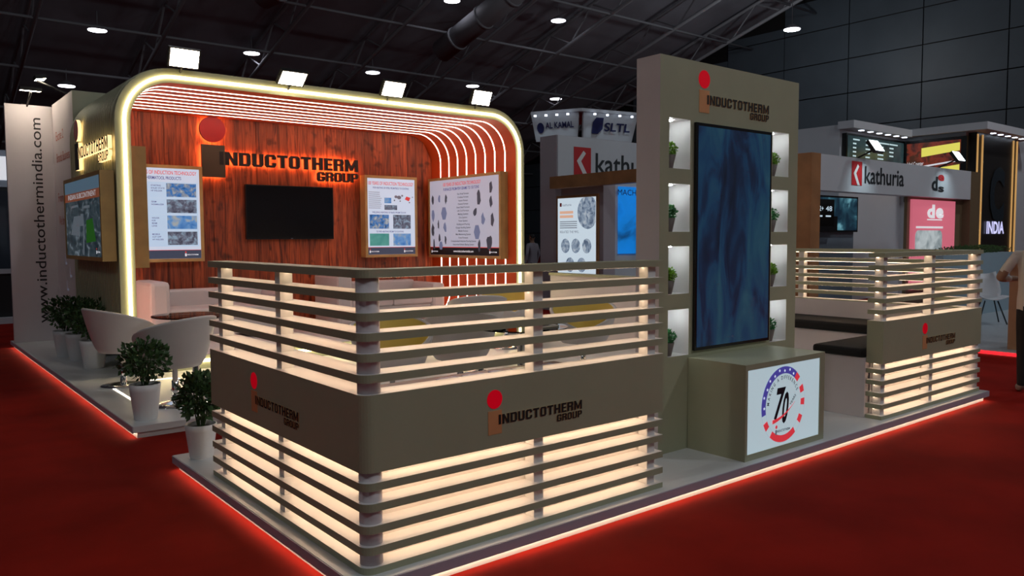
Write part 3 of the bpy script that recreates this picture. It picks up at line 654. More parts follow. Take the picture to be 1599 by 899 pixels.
# ------------------------------------------------------------------ furniture
def make_chair(label, loc, rz):
    t = thing('tub_chair', label, 'chair', loc, rz, 'swivel tub chairs')
    n = 36
    def h(th): return .505+.30*(.5+.5*math.cos(th))**.55*1.0     # top edge height, back is th=0 (local +Y)
    def shell(sc_, zoff):
        bm = B(); rows = []
        for j in range(9):
            s_ = j/8; row = []
            for k in range(n):
                th = 2*PI*k/n; top = h(th)+zoff; z = .355+zoff*.2+(top-.355)*s_
                r = (.235+.135*(s_**.65))*sc_; fl = 1+.05*s_*math.cos(th)
                row.append(bm.verts.new((r*math.sin(th)*fl*1.0, r*math.cos(th)*.93*fl, z)))
            rows.append(row)
        for a, b in zip(rows, rows[1:]):
            for k in range(n): f = bm.faces.new((a[(k+1) % n], a[k], b[k], b[(k+1) % n])); f.smooth = True
        return bm, rows
    bm, rows = shell(1., 0); bm.faces.new(rows[0]); 
    o = obj('shell', bm, LEATHER, t)
    bm, rows = shell(.90, .0)
    bmesh.ops.reverse_faces(bm, faces=bm.faces); obj('lining', bm, YELLOW, t)
    bm = B(); loops = []
    for q_, dz in ((1.0, -.004), (.995, .008), (.95, .016), (.905, .008), (.90, -.004)):
        loops.append([bm.verts.new((.37*q_*math.sin(2*PI*k/n)*(1+.05*math.cos(2*PI*k/n)), .37*q_*math.cos(2*PI*k/n)*.93*(1+.05*math.cos(2*PI*k/n)), h(2*PI*k/n)+dz)) for k in range(n)])
    for a, b in zip(loops, loops[1:]):
        for k in range(n): bm.faces.new((a[(k+1) % n], a[k], b[k], b[(k+1) % n])).smooth = True
    obj('rim_piping', bm, LEATHER, t)
    bm = B(); lathe(bm, [(.19, .40), (.225, .42), (.235, .46), (.22, .485), (.12, .495), (.01, .496)], n=28); obj('seat_cushion', bm, YELLOW, t)
    bm = B(); lathe(bm, [(.032, .02), (.032, .22), (.024, .225), (.024, .36)], n=14); obj('pedestal', bm, CHROME, t)
    bm = B(); lathe(bm, [(.215, 0), (.215, .008), (.12, .02), (.035, .035)], n=28); obj('base_plate', bm, CHROME, t)
    bm = B(); tube(bm, (0, 0, .335), (.12, -.05, .33), .006, 6); tube(bm, (.12, -.05, .33), (.17, -.07, .315), .011, 6); obj('height_lever', bm, MATTBLACK, t)
    return t
c0 = make_chair('white tub chair nearest the potted plants, back to the aisle', (2.11, 7.50, .1), PI+.5)
def chair(loc, rz, label): return dup(c0, loc, rz, label)
chair((1.98, 8.85, .1), PI/2+.2, 'white tub chair farther left, half behind the nearest white tub chair')
chair((3.47, 5.95, .1), -.35, 'tub chair with mustard lining seen just right of the partition corner post')
chair((4.35, 6.18, .1), PI-.5, 'tub chair turned away, its pale back seen mid partition')
chair((5.79, 7.86, .1), PI-.4, 'tub chair turned away, farther back at mid partition near the canopy')
chair((6.72, 8.45, .1), -.3, 'farthest mustard tub chair before the orange strips')
chair((6.05, 6.25, .1), -.75, 'tub chair with mustard lining seen at the right end of the long partition')
def make_table(label, loc):
    t = thing('glass_table', label, 'table', loc, 0, 'round glass tables')
    bm = B(); lathe(bm, [(.40, .735), (.40, .745)], n=40); obj('glass_top', bm, GLASS, t)
    bm = B(); lathe(bm, [(.035, .02), (.035, .70), (.09, .715), (.09, .734)], n=16); obj('pedestal', bm, CHROME, t)
    bm = B(); lathe(bm, [(.24, 0), (.24, .01), (.1, .03), (.04, .05)], n=28); obj('base_plate', bm, CHROME, t)
    return t
t0 = make_table('round glass table between the two white tub chairs', (2.50, 8.17, .1))
dup(t0, (4.30, 5.20, .1), 0, 'round glass table behind the long slatted run')
dup(t0, (5.2, 7.0, .1), 0, 'round glass table among the mustard tub chairs')
# brochures counter behind the front partition
sh = thing('brochure_shelf', 'low brown shelf behind the front partition holding brochures', 'shelf', (2.0, 3.25, .1))
pbox('top', mat('brown_top', (.16, .05, .03), .35), sh, 0, 1.3, 0, .42, .70, .73); pbox('cabinet', LILAC, sh, .03, 1.27, .02, .40, 0, .70)
for k in range(5):
    x = 2.42+.17*k
    o = tag(pbox('brochure', picture('brochure_print', [(.35, (.10, .10, .16)), (.5, (.4, .4, .5)), (.6, (.35, .18, .1))], 9, .25), None, -.07, .07, -.10, .10, 0, .012), 'printed brochure on the brown shelf behind the front partition, %s from the corner post' % ('first','second','third','fourth','fifth')[k], 'brochure', 'brochures on the shelf'); o.location = (x, 3.46, .832); o.rotation_euler = (0, 0, random.uniform(-.3, .3))
bm = B(); lathe(bm, [(.03, 0), (.05, .01), (.085, .055), (.08, .055), (.045, .015), (.0, .012)], n=20, cap=False)
o = tag(obj('metal_bowl', bm, CHROME), 'shiny metal bowl on the glass table behind the partition', 'bowl'); o.location = (4.15, 5.32, .8455)
tr = thing('serving_tray', 'small white tray with a black case on the glass table', 'tray', (4.42, 5.05, .8455)); pbox('tray', POT, tr, -.11, .11, -.08, .08, 0, .015, bevel=.004); pbox('black_case', BLACK, tr, -.09, .03, -.05, .05, .0155, .05, bevel=.01)
bm = B(); tube(bm, (-.02, 0, .004), (.02, .13, .006), .005, 8); o = tag(obj('ballpoint_pen', bm, mat('pen_teal', (.02, .25, .3), .3)), 'teal pen on the glass table behind the partition', 'pen'); o.location = (4.22, 5.42, .8455)
# sofas on the canopy floor
def sofa(label, loc, W):
    t = thing('sofa', label, 'sofa', loc, 0, 'white sofas in the canopy')
    pbox('base', LEATHER, t, .22, W-.22, .04, .80, .06, .30, bevel=.02)
    for k in range(2):
        a = .22+(W-.44)*k/2; pbox('seat_cushion', LEATHER, t, a+.005, a+(W-.44)/2-.005, 0, .60, .30, .44, bevel=.03)
    pbox('backrest', LEATHER, t, .20, W-.20, .60, .82, .30, .66, bevel=.03)
    for a in (0, W-.24): pbox('arm', LEATHER, t, a, a+.24, -.02, .82, .04, .80 if a == 0 else .62, bevel=.05)
    for a in (.05, W-.12):
        for b in (.03, .72): pbox('foot', CHROME, t, a, a+.06, b, b+.06, 0, .06)
    return t
sofa('white sofa with a raised arm below the left poster in the canopy', (2.72, 10.62, .26), 1.9)
sofa('white sofa below the right poster in the canopy', (5.35, 10.72, .26), 1.9)
# benches of the right corner
CUSH = mat('black_cushion', (.006, .006, .006), .85)
b1 = thing('bench', 'white bench end with black cushion against the right front partition', 'bench', (6.34, 3.22, .1)); pbox('bench_box', LILAC, b1, 0, 1.28, 0, .42, 0, .50, bevel=.004); pbox('cushion', CUSH, b1, -.03, 1.28, 0, .46, .501, .575, bevel=.025)
b2 = thing('bench', 'white bench with long black cushion along the far right partition', 'bench', (7.66, 3.70, .1)); pbox('bench_box', LILAC, b2, 0, .54, 0, 1.35, 0, .53, bevel=.004); pbox('cushion', CUSH, b2, -.04, .54, -.02, 1.37, .531, .625, bevel=.025)
pbox('back_board', LILAC, b2, .545, .555, -.4, 1.38, 0, .80)

hw = thing('half_wall', 'low beige half wall along the right platform edge behind the tub chairs', 'partition', (8.2, 5.3, .1)); pbox('panel', LILAC, hw, 0, .1, 0, 3.9, 0, .92); pbox('cap', CREAM, hw, -.02, .12, -.02, 3.92, .92, .96)

# ------------------------------------------------------------------ plants
def foliage(n, rx, rz, leaf, seed, stems=10, z0=0.):
    rr = random.Random(seed); bm = B()
    for s_ in range(stems):
        a = rr.uniform(0, 2*PI); q = V((rx*.75*math.cos(a)*rr.random(), rx*.75*math.sin(a)*rr.random(), z0+rz*rr.uniform(.7, 1.5))); tube(bm, (.02*math.cos(a), .02*math.sin(a), 0), q, .004, 4)
    for k in range(n):
        d = V((rr.gauss(0, 1), rr.gauss(0, 1), rr.gauss(0, 1))); d.normalize(); rad = rr.random()**.4
        lump = 1+.25*math.sin(5*math.atan2(d.y, d.x)+seed)*rr.random()
        c = V((d.x*rx*rad*lump, d.y*rx*rad*lump, z0+rz+d.z*rz*rad))
        ax = (d+V((rr.uniform(-.8, .8), rr.uniform(-.8, .8), rr.uniform(-.4, .8)))); ax.normalize(); sd = ax.cross(V((rr.uniform(-1, 1), rr.uniform(-1, 1), rr.uniform(-1, 1)))); sd.normalize()
        nn = ax.cross(sd); L = leaf*rr.uniform(.7, 1.3)
        p = [c, c+ax*L*.5+sd*L*.32+nn*L*.08, c+ax*L, c+ax*L*.5-sd*L*.32+nn*L*.08]
        bm.faces.new([bm.verts.new(x) for x in p])
    return bm
def plant(label, loc, seed, r=.12, h=.27, fr=.17, fz=.15):
    t = thing('potted_plant', label, 'plant', loc, random.uniform(0, 6), 'potted plants in white pots')
    bm = B(); lathe(bm, [(r*.70, 0), (r*.74, .01), (r*.95, h*.8), (r, h), (r*.93, h), (r*.9, h-.03)], n=24, cap=False); bm.faces.new([bm.verts.new((r*.7*math.cos(-2*PI*k/24), r*.7*math.sin(-2*PI*k/24), 0)) for k in range(24)]); obj('pot', bm, POT, t)
    bm = B(); lathe(bm, [(r*.93, h-.03), (r*.5, h-.02), (.005, h-.018)], n=20, cap=False); obj('soil', bm, SOIL, t)
    o = obj('foliage', foliage(620, fr, fz, .05, seed, 12, .06), LEAFD, t); o.location = (0, 0, h-.02)
plant('potted plant against the white banner, rearmost of three', (1.93, 11.62, .1), 1, .15, .33, .22, .20)
plant('potted plant in the middle of the three before the banner', (1.99, 11.15, .1), 2, .15, .33, .22, .20)
plant('potted plant nearest of the three before the banner', (1.99, 10.28, .1), 3, .15, .33, .24, .22)
plant('potted plant on the platform edge before the white tub chairs', (1.74, 7.05, .1), 4, .125, .30, .19, .16)
plant('potted plant on the platform end beside the large partition', (1.72, 5.55, .1), 5, .105, .235, .145, .15)
names = ['top', 'second', 'third', 'lowest']
for i, (x, side) in enumerate(((4.312, 'left'), (5.545, 'right'))):
    for k, z in enumerate((2.07, 1.637, 1.205, .77)):
        lime = (k in (0, 2)); s_ = 1.0
        t = thing('niche_plant', 'small %s shrub in taupe pot in the %s niche %s of the upright screen' % ('lime' if lime else 'emerald', names[k], side), 'plant', (x, 3.615, z), k*1.3+i, 'plants in the tower niches')
        bm = B(); lathe(bm, [(.032, 0), (.052, .095), (.047, .095), (.042, .08), (.002, .08)], n=16, cap=False); obj('pot', bm, STONEPOT, t)
        o = obj('foliage', foliage(480, .056, .050, .019, 20+k+4*i, 6), LEAFL if lime else LEAFG, t); o.location = (0, 0, .082)

# ------------------------------------------------------------------ people
def person(label, loc, rz, J, shirt, trouser, skin=(.28, .16, .10), shirt_z=(0.86, 1.46), extra=()):
    t = thing('person', label, 'person', loc, rz)
    vs = [V(p) for p, r, n_ in J]; me = bpy.data.meshes.new('b')
    edges = [(i, n_) for i, (p, r, n_) in enumerate(J) if n_ is not None]
    me.from_pydata(vs, edges, []); o = bpy.data.objects.new('b', me); COL.objects.link(o)
    o.modifiers.new('s', 'SKIN'); sub = o.modifiers.new('u', 'SUBSURF'); sub.levels = 2
    for i, (p, r, n_) in enumerate(J):
        sv = me.skin_vertices[0].data[i]; sv.radius = r if isinstance(r, tuple) else (r, r); sv.use_root = (i == 0)
    dg = bpy.context.evaluated_depsgraph_get(); m2 = bpy.data.meshes.new_from_object(o.evaluated_get(dg)); bpy.data.objects.remove(o)
    bdy = obj('body', m2, [mat('skin', skin, .55), mat('shirt_'+str(shirt), shirt, .8), mat('trousers', trouser, .8), mat('hair', (.012, .01, .01), .6), mat('shoes', (.25, .22, .2), .5)], t)
    for p in bdy.data.polygons:
        c = p.center; p.use_smooth = True
        reach = math.hypot(c.x, c.y)
        if c.z < .075: mi = 4
        elif c.z < .87: mi = 2 if reach < .30 else 0
        elif c.z < 1.455: mi = 1
        else: mi = 0
        if c.z > 1.585 and (c.y < .03 or c.z > 1.68): mi = 3
        for f in extra:
            if f(c): mi = 0
        p.material_index = mi
    bm = B()
    for s_ in (-1, 1): bmesh.ops.create_uvsphere(bm, u_segments=8, v_segments=6, radius=.012, matrix=Matrix.Translation((s_*.032, .088, 1.60)))
    obj('eyes', bm, [mat('eye_dark', (.02, .015, .01), .3)], t)
    bm = B(); tube(bm, (0, .085, 1.60), (0, .115, 1.565), .010, 6, r2=.016); obj('nose', bm, MATS['skin'], t)
    bm = B(); tube(bm, (-.022, .092, 1.528), (.022, .092, 1.528), .006, 6); obj('mouth', bm, [mat('lips', (.3, .12, .1), .5)], t)
    for s_ in (-1, 1):
        bm = B(); tube(bm, (s_*.078, .0, 1.57), (s_*.088, -.01, 1.615), .016, 8); obj('ear', bm, MATS['skin'], t)
def joints(elbowL, handL, elbowR, handR):
    J = [((0, 0, .95), (.165, .115), None), ((0, 0, 1.12), (.15, .105), 0), ((0, 0, 1.32), (.175, .115), 1), ((0, 0, 1.44), (.085, .08), 2), ((0, .01, 1.50), (.052, .055), 3), ((0, .02, 1.56), (.072, .085), 4), ((0, .012, 1.66), (.074, .09), 5), ((0, .005, 1.71), (.05, .06), 6)]
    for s_ in (-1, 1):
        a = len(J); J += [((s_*.10, 0, .86), .088, 0), ((s_*.105, .01, .50), .062, a), ((s_*.11, -.01, .12), .044, a+1), ((s_*.11, .0, .045), (.043, .04), a+2), ((s_*.115, .15, .035), (.04, .03), a+3)]
    for s_, e, h in ((-1, elbowL, handL), (1, elbowR, handR)):
        a = len(J); J += [((s_*.19, 0, 1.39), .062, 2), (e, .045, a), (h, .03, a+1)]
        d = V(h)-V(e); d.normalize(); side = d.cross(V((0, 0, 1))); side = side.normalized() if side.length > .1 else V((0, 1, 0))
        p = V(h)+d*.06; J += [(tuple(p), (.036, .022), a+2)]; b = len(J)-1
        for k in range(4):
            q = p+side*(.027*(k-1.5))+d*.035; q2 = q+d*(.04, .05, .045, .035)[k]+V((0, 0, -.012)); J += [(tuple(q), .0095, b), (tuple(q2), .008, len(J))]
        q = V(h)+side*-.03+d*.03; q2 = q+side*-.02+d*.035; J += [(tuple(q), .011, a+2), (tuple(q2), .009, len(J))]
    return J
# man at the right edge, elbow bent, seen from behind his left side
person('man in white shirt and black trousers at the right edge with bent arm', (9.15, 2.885, 0), math.radians(-62), joints((-.33, .02, 1.16), (-.14, .26, 1.15), (.31, .02, 1.13), (.12, .27, 1.12)), (.62, .56, .50), (.008, .008, .009), extra=(lambda c: (abs(c.x) > .26 and c.z < 1.24) or (c.y > .14 and 1.0 < c.z < 1.25),))
person('distant man in pale shirt seen from behind beside the canopy rim', (14.9, 17.5, 0), math.radians(10), joints((-.27, -.03, 1.14), (-.25, .05, .88), (.27, -.03, 1.14), (.25, .05, .88)), (.34, .34, .40), (.008, .008, .01))

# ------------------------------------------------------------------ neighbouring stalls
SW = mat('stall_white', (.60, .63, .68), .5, var=.03, scale=1); SP = mat('stall_mauve', (.42, .37, .41), .6); TIM = mat('stall_timber', (.36, .17, .07), .5, var=.2, scale=3)
KR = mat('stall_red', (.55, .02, .025), .5); KI = mat('stall_ink', (.02, .025, .03), .5)
ka = thing('exhibition_stall', 'white and timber stall with red arrow logo signs across the aisle', 'stall', (11.66, 2.2, 0))
ko = V((-11.66, -2.2, 0))
def kb(nm, m, x0, x1, y0, y1, z0, z1): return pbox(nm, m, ka, x0+ko.x, x1+ko.x, y0+ko.y, y1+ko.y, z0, z1)
kb('stall_floor', mat('stall_floor', (.42, .46, .50), .3), 11.66, 18.6, 2.2, 14, 0, .06); kb('red_edge_light', mat('red_led', (1, .1, .1), .5, emit=(1, .01, .02), es=1.6), 11.645, 11.66, 2.2, 6.5, .012, .05)
kb('corner_column', TIM, 11.66, 11.93, 6.86, 7.2, .06, 2.93)
hd = kb('header_beam', SW, 11.93, 18.1, 7.0, 7.25, 2.36, 2.95)
kb('column', mat('stall_oak', (.16, .11, .06), .5), 18.1, 18.6, 7.0, 7.4, .06, 2.95)
def klogo(par, O, R, s):
    """red tile with a white arrow, then the name"""
    O = V(O); flat(par, 'red_tile', O, R, FZ, 0, .36*s, 0, .42*s, KR, .006)
    poly(par, 'arrow', O, R, FZ, [(.06*s, .21*s), (.20*s, .37*s), (.25*s, .33*s), (.15*s, .21*s), (.29*s, .0), (.20*s, .0)], mat('arrow_white', (.8, .8, .8), .5), .009)
    text(par, 'kathuria', O+R*.46*s+FZ*.05*s, R, FZ, 1.5*s, .30*s, KI, 'name_lettering', .012, .006)
klogo(hd, (13.16+ko.x, 7.0+ko.y, 2.48), FX, .98)
text(hd, 'd', (16.25+ko.x, 7.0+ko.y, 2.50), FX, FZ, .26, .26, KI, 'small_mark', .03, .006); text(hd, 'e', (16.52+ko.x, 7.0+ko.y, 2.70), FX, FZ, .28, .16, KR, 'small_mark', .03, .006); text(hd, 's', (16.54+ko.x, 7.0+ko.y, 2.48), FX, FZ, .26, .14, KI, 'small_mark', .03, .006)
kb('side_beam', TIM, 11.66, 11.85, 7.2, 13.1, 2.67, 2.93)
kb('side_wall', SP, 11.95, 12.3, 11.74, 13.75, .06, 2.72); ub = kb('upper_block', SP, 11.95, 16, 13.2, 13.75, 2.72, 3.88); uf = kb('upper_face', SW, 11.97, 16, 13.17, 13.2, 2.72, 3.87)
klogo(uf, (12.45+ko.x, 13.17+ko.y, 3.02), FX, 1.5)
kb('return_wall', SW, 12.3, 14.5, 11.80, 11.9, .06, 2.72)
lb = kb('video_screen', picture('blue_screen', [(.3, (.0, .12, .5)), (.5, (.005, .22, .75)), (.62, (.005, .20, .66)), (.75, (.004, .05, .16))], .9, .8), 12.45, 13.7, 11.76, 11.80, 1.25, 2.68)
text(lb, 'MACHINE', (12.40+ko.x, 11.76+ko.y, 2.5), FX, FZ, .9, .12, mat('screen_ink', (.02, .02, .1), .5), lift=.004)
# portrait lightbox on the side wall, faces -X
kb('lightbox_frame', TIM, 11.91, 11.95, 11.86, 13.16, .5, 2.52)
lp = kb('lightbox_poster', mat('kiosk_white', (.4, .4, .4), .4, emit=(.64, .76, .86), es=.8), 11.90, 11.91, 11.92, 13.10, .56, 2.46)
KO = V((11.90+ko.x, 13.10+ko.y, .56)); W_ = 1.18
KP = picture('kiosk_photo', [(.35, (.10, .14, .22)), (.5, (.28, .36, .48)), (.65, (.55, .62, .70))], 9, .7)
poly(lp, 'round_photo', KO, LX, FZ, [(.95+.32*math.cos(2*PI*k/20) if .95+.32*math.cos(2*PI*k/20) < 1.18 else 1.18, min(1.9, 1.58+.36*math.sin(2*PI*k/20))) for k in range(20)], KP, .004)
for u, v in ((.25, .86), (.58, .86), (.92, .86), (.40, .45), (.76, .45)): poly(lp, 'round_photo', KO, LX, FZ, [(u+.14*math.cos(2*PI*k/16), v+.16*math.sin(2*PI*k/16)) for k in range(16)], KP, .004)
for u in (.2, .47, .74, 1.0): poly(lp, 'pink_badge', KO, LX, FZ, [(u+.11*math.cos(2*PI*k/14), .12+.12*math.sin(2*PI*k/14)) for k in range(14)], mat('badge_pink', (.5, .1, .1), .5, emit=(.75, .25, .20), es=.7), .004)
text(lp, 'RELATED THE MFG.', KO+LX*.08+FZ*1.14, LX, FZ, .6, .05, GREY, lift=.004)
flat(lp, 'red_tile', KO, LX, FZ, .07, .13, 1.72, 1.80, KR, .004); text(lp, 'kathuria', KO+LX*.16+FZ*1.73, LX, FZ, .28, .05, GREY, lift=.004)
for k in range(2): flat(lp, 'orange_line', KO, LX, FZ, .07, .5, 1.56-.09*k, 1.62-.09*k, mat('kiosk_orange', (.5, .2, .1), .5, emit=(.75, .45, .32), es=.8), .004)
for k in range(4): flat(lp, 'list_line', KO, LX, FZ, .07, .62, 1.38-.045*k, 1.395-.045*k, GREY, .004)
# inside: back wall, screens, pink banner
kb('rear_wall', SW, 12.3, 18.2, 11.90, 12.1, .06, 2.9)
kb('dark_booth', MATTBLACK, 12.2, 14.2, 8.2, 8.6, .06, 2.35)
mon = kb('wall_monitor', BLACK, 16.2, 18.2, 9.5, 9.58, 1.70, 2.52)
flat(mon, 'monitor_picture', (16.25+ko.x, 9.498+ko.y, 1.74), FX, FZ, 0, 1.9, 0, .74, picture('monitor_blue', [(.4, (.004, .02, .04)), (.55, (.02, .08, .12)), (.7, (.2, .5, .6))], 2.2, .7), .002)
mon2 = kb('wall_monitor', BLACK, 15.7, 17.1, 9.4, 9.48, 1.70, 2.05)
kb('monitor_wall', mat('stall_slate', (.20, .25, .31), .5), 15.4, 18.2, 9.6, 9.8, .06, 2.5)
m3 = kb('wall_monitor', BLACK, 14.2, 15.6, 8.65, 8.72, 1.80, 2.36)
for k, s_ in enumerate(('871+', '1740+', '92+', '48')): text(m3, s_, (14.27+.33*k+ko.x, 8.65+ko.y, 2.12), FX, FZ, .24, .10, mat('monitor_text', (.6, .7, .8), .5, emit=(.55, .7, .8), es=.8), lift=.006); flat(m3, 'caption', (14.27+.33*k+ko.x, 8.65+ko.y, 2.0), FX, FZ, 0, .2, 0, .03, MATS['monitor_text'], .006)
pk = kb('pink_banner', mat('banner_pink', (.5, .1, .13), .5, emit=(.60, .14, .20), es=.75), 15.7, 17.62, 7.10, 7.15, .55, 2.31)
kb('banner_frame', mat('stall_oak2', (.20, .14, .08), .5), 15.6, 18.1, 7.16, 7.22, .06, 2.36)
PO = V((15.7+ko.x, 7.10+ko.y, .55)); PWM = mat('banner_white', (.6, .6, .6), .5, emit=(.75, .72, .76), es=.7)
text(pk, 'd', PO+FX*.62+FZ*1.42, FX, FZ, .34, .24, PWM, off=.05, lift=.004); text(pk, 'e', PO+FX*1.0+FZ*1.42, FX, FZ, .36, .26, PWM, off=.05, lift=.004); flat(pk, 'caption', PO, FX, FZ, .62, 1.3, 1.36, 1.385, PWM, .004); flat(pk, 'caption', PO, FX, FZ, .15, 1.35, 1.20, 1.24, PWM, .004)
for u0, v0 in ((.12, .72), (.62, .12)):
    P = [(u0+x, v0+z) for x, z in rrect(0, 1.2, 0, .44, .12, 4)]; poly(pk, 'panel_photo', PO, FX, FZ, P, picture('tool_photo', [(.35, (.25, .30, .32)), (.55, (.50, .56, .58)), (.7, (.6, .66, .68))], 4, .75), .005)
pw_ = thing('planter_wall', 'low blue-grey planter wall topped by a clipped hedge', 'planter', (15.2, 6.3, .06))
pbox('wall_box', mat('stall_teal', (.30, .42, .50), .5), pw_, 0, 3.4, 0, .25, 0, 1.20); o = obj('hedge', foliage(1500, 1.0, .12, .06, 77, 4), LEAFD, pw_); o.location = (1.7, .12, 1.20); o.scale = (1.7, .13, .6)
# flood lamps of that stall
def stall_flood(x, y, z, lab, W):
    t = thing('floodlight', lab, 'floodlight', (x, y, z), 0, 'floodlights of the neighbouring stall')
    bm = B(); box(bm, -.16, .16, -.04, .02, -.12, .12); bmesh.ops.rotate(bm, verts=bm.verts, cent=(0, 0, 0), matrix=Matrix.Rotation(-.6, 3, 'X')); obj('housing', bm, MATTBLACK, t)
    bm = B(); box(bm, -.15, .15, -.048, -.041, -.11, .11); bmesh.ops.rotate(bm, verts=bm.verts, cent=(0, 0, 0), matrix=Matrix.Rotation(-.6, 3, 'X')); obj('lens', bm, mat('cool_lens', (1, 1, 1), .5, emit=(.8, .95, 1), es=4), t)
    bm = B(); tube(bm, (0, .03, -.05), (0, .35, -.18), .015, 6); obj('bracket', bm, MATTBLACK, t)
    l = bpy.data.lights.new('stall_flood', 'SPOT'); l.energy = W; l.spot_size = 1.5; l.spot_blend = 1; l.color = (.75, .95, 1); l.shadow_soft_size = .1
    q = bpy.data.objects.new('stall_flood', l); COL.objects.link(q); q.location = (x, y-.18, z); q.rotation_euler = (math.radians(38), 0, 0)
stall_flood(13.45, 6.75, 3.12, 'cool floodlight above the right-hand red arrow logo', 25); stall_flood(16.75, 6.75, 3.14, 'cool floodlight above the small letter mark on the header', 25)
# wooden counter and shell chair at that stall
cw = thing('reception_counter', 'light timber reception counter at the right edge behind the man', 'counter', (11.86, 2.6, .06)); pbox('cabinet', mat('counter_timber', (.36, .19, .10), .5, var=.12, scale=3), cw, .1, .75, .03, 1.5, 0, 1.12); pbox('top', MATS['counter_timber'], cw, .05, .8, 0, 1.55, 1.12, 1.16)
ch = thing('shell_chair', 'white moulded shell chair on thin legs at the right edge', 'chair', (15.3, 5.55, .06), 2.2)
bm = B(); rows = []
for j in range(9):
    s_ = j/8; row = []
    for k in range(9):
        u = (k-4)/4
        if s_ < .5: y = .26-.50*(s_/.5); z = .44-.02*(1-u*u)-.03*(s_)
        else: q = (s_-.5)/.5; y = -.24-.16*q; z = .41+.44*q**1.1
        row.append(bm.verts.new((u*.24*(1-.25*max(0, s_-.7)/.3), y+.07*u*u*(1 if s_ > .5 else 0), z+.05*u*u)))
    rows.append(row)
for a, b in zip(rows, rows[1:]):
    for k in range(8): bm.faces.new((a[k], a[k+1], b[k+1], b[k])).smooth = True
o = obj('seat_shell', bm, SW, ch); md = o.modifiers.new('t', 'SOLIDIFY'); md.thickness = .015
for x in (-1, 1):
    for y in (-1, 1): bm = B(); tube(bm, (x*.10, y*.10, .40), (x*.22, y*.22, 0), .012, 6); obj('leg', bm, KI, ch)
# stall with video walls and the dark tower behind it
vs_ = thing('video_stall', 'tall white stall with two large video walls and a dark tower', 'stall', (18.4, 8.2, 0)); vo = V((-18.4, -8.2, 0))
def vb(nm, m, x0, x1, y0, y1, z0, z1): return pbox(nm, m, vs_, x0+vo.x, x1+vo.x, y0+vo.y, y1+vo.y, z0, z1)
vb('rear_box', SW, 18.4, 26, 10.1, 13, 0, 4.30); vb('side_box', SW, 21.6, 26, 8.5, 10.1, 0, 4.30); vb('roof_lip', SW, 18.3, 21.75, 9.7, 10.1, 4.18, 4.36); vb('roof_lip', SW, 21.3, 25, 7.9, 10.0, 4.20, 4.38)
s1 = vb('video_wall', BLACK, 18.5, 21.5, 9.98, 10.1, 2.9, 4.10); flat(s1, 'video_picture', (18.5+vo.x, 9.98+vo.y, 2.9), FX, FZ, .05, 2.95, .05, 1.15, picture('video_dark', [(.4, (.01, .025, .03)), (.6, (.03, .06, .065))], 1.5, .8), .003)
for k in range(8):
    for j, wd in enumerate((.16, .22, .30, .22)):
        if j < 3 or k < 4: flat(s1, 'caption', (18.8+.62*j+vo.x, 9.98+vo.y, 3.95-.1*k), FX, FZ, 0, wd*(2 if k == 0 else 1), 0, .035, mat('caption_glow', (.5, .6, .6), .5, emit=(.45, .62, .66), es=.8), .005)
s2 = vb('video_wall', BLACK, 21.46, 21.6, 8.42, 9.95, 2.5, 4.1)
VO = V((21.46+vo.x, 9.92+vo.y, 2.5))
flat(s2, 'video_picture', VO, LX, FZ, .02, 1.36, .05, 1.52, picture('video_warm', [(.35, (.02, .01, .01)), (.5, (.20, .03, .015)), (.6, (.06, .02, .01))], 3, .8), .003)
YEL = mat('video_yellow', (.5, .5, .1), .5, emit=(.80, .74, .12), es=.8); VR = mat('video_pink', (.5, .1, .1), .5, emit=(.65, .10, .16), es=.7)
for P, m in (([(.4, 1.15), (1.34, 1.25), (1.34, 1.45), (.4, 1.38)], YEL), ([(.02, .55), (1.34, .68), (1.34, .90), (.02, .76)], YEL), ([(.02, .84), (1.34, .98), (1.34, 1.02), (.02, .88)], PRINTW), ([(.5, .3), (1.34, .35), (1.34, .62), (.5, .56)], VR)): poly(s2, 'colour_band', VO, LX, FZ, P, m, .006)
text(s2, 'Jabel Counter', VO+LX*.04+FZ*.94, LX, FZ, .42, .1, PRINTW, lift=.009)
tw = vb('dark_tower', mat('tower_dark', (.02, .018, .017), .4), 21.75, 24.4, 8.3, 8.5, 0, 4.2)
for x in (21.75, 22.05, 24.1, 24.36): vb('gold_strip', mat('gold_led', (.5, .3, .1), .4, emit=(.55, .30, .10), es=.8), x, x+.04, 8.27, 8.3, 0, 4.15)
cw_m = mat('tower_letter', (.3, .35, .4), .2, 1.)
text(tw, 'C', (22.6+vo.x, 8.3+vo.y, 2.05), FX, FZ, .95, 1.25, cw_m, 'tower_mark', .05, .03)
text(tw, 'INDIA', (22.45+vo.x, 8.3+vo.y, 1.66), FX, FZ, 1.15, .30, mat('india_glow', (.6, .6, .9), .5, emit=(.62, .62, 1), es=.95), 'tower_lettering', .03, .03)
for k in range(6): vb('downlight', mat('cool_led', (1, 1, 1), .5, emit=(.75, .85, 1), es=4), 18.9+.45*k, 19.0+.45*k, 9.8, 9.9, 4.165, 4.18)
for k in range(5):
    x = 22.3+.48*k; vb('downlight', MATS['cool_led'], x, x+.1, 8.1, 8.2, 4.185, 4.2)
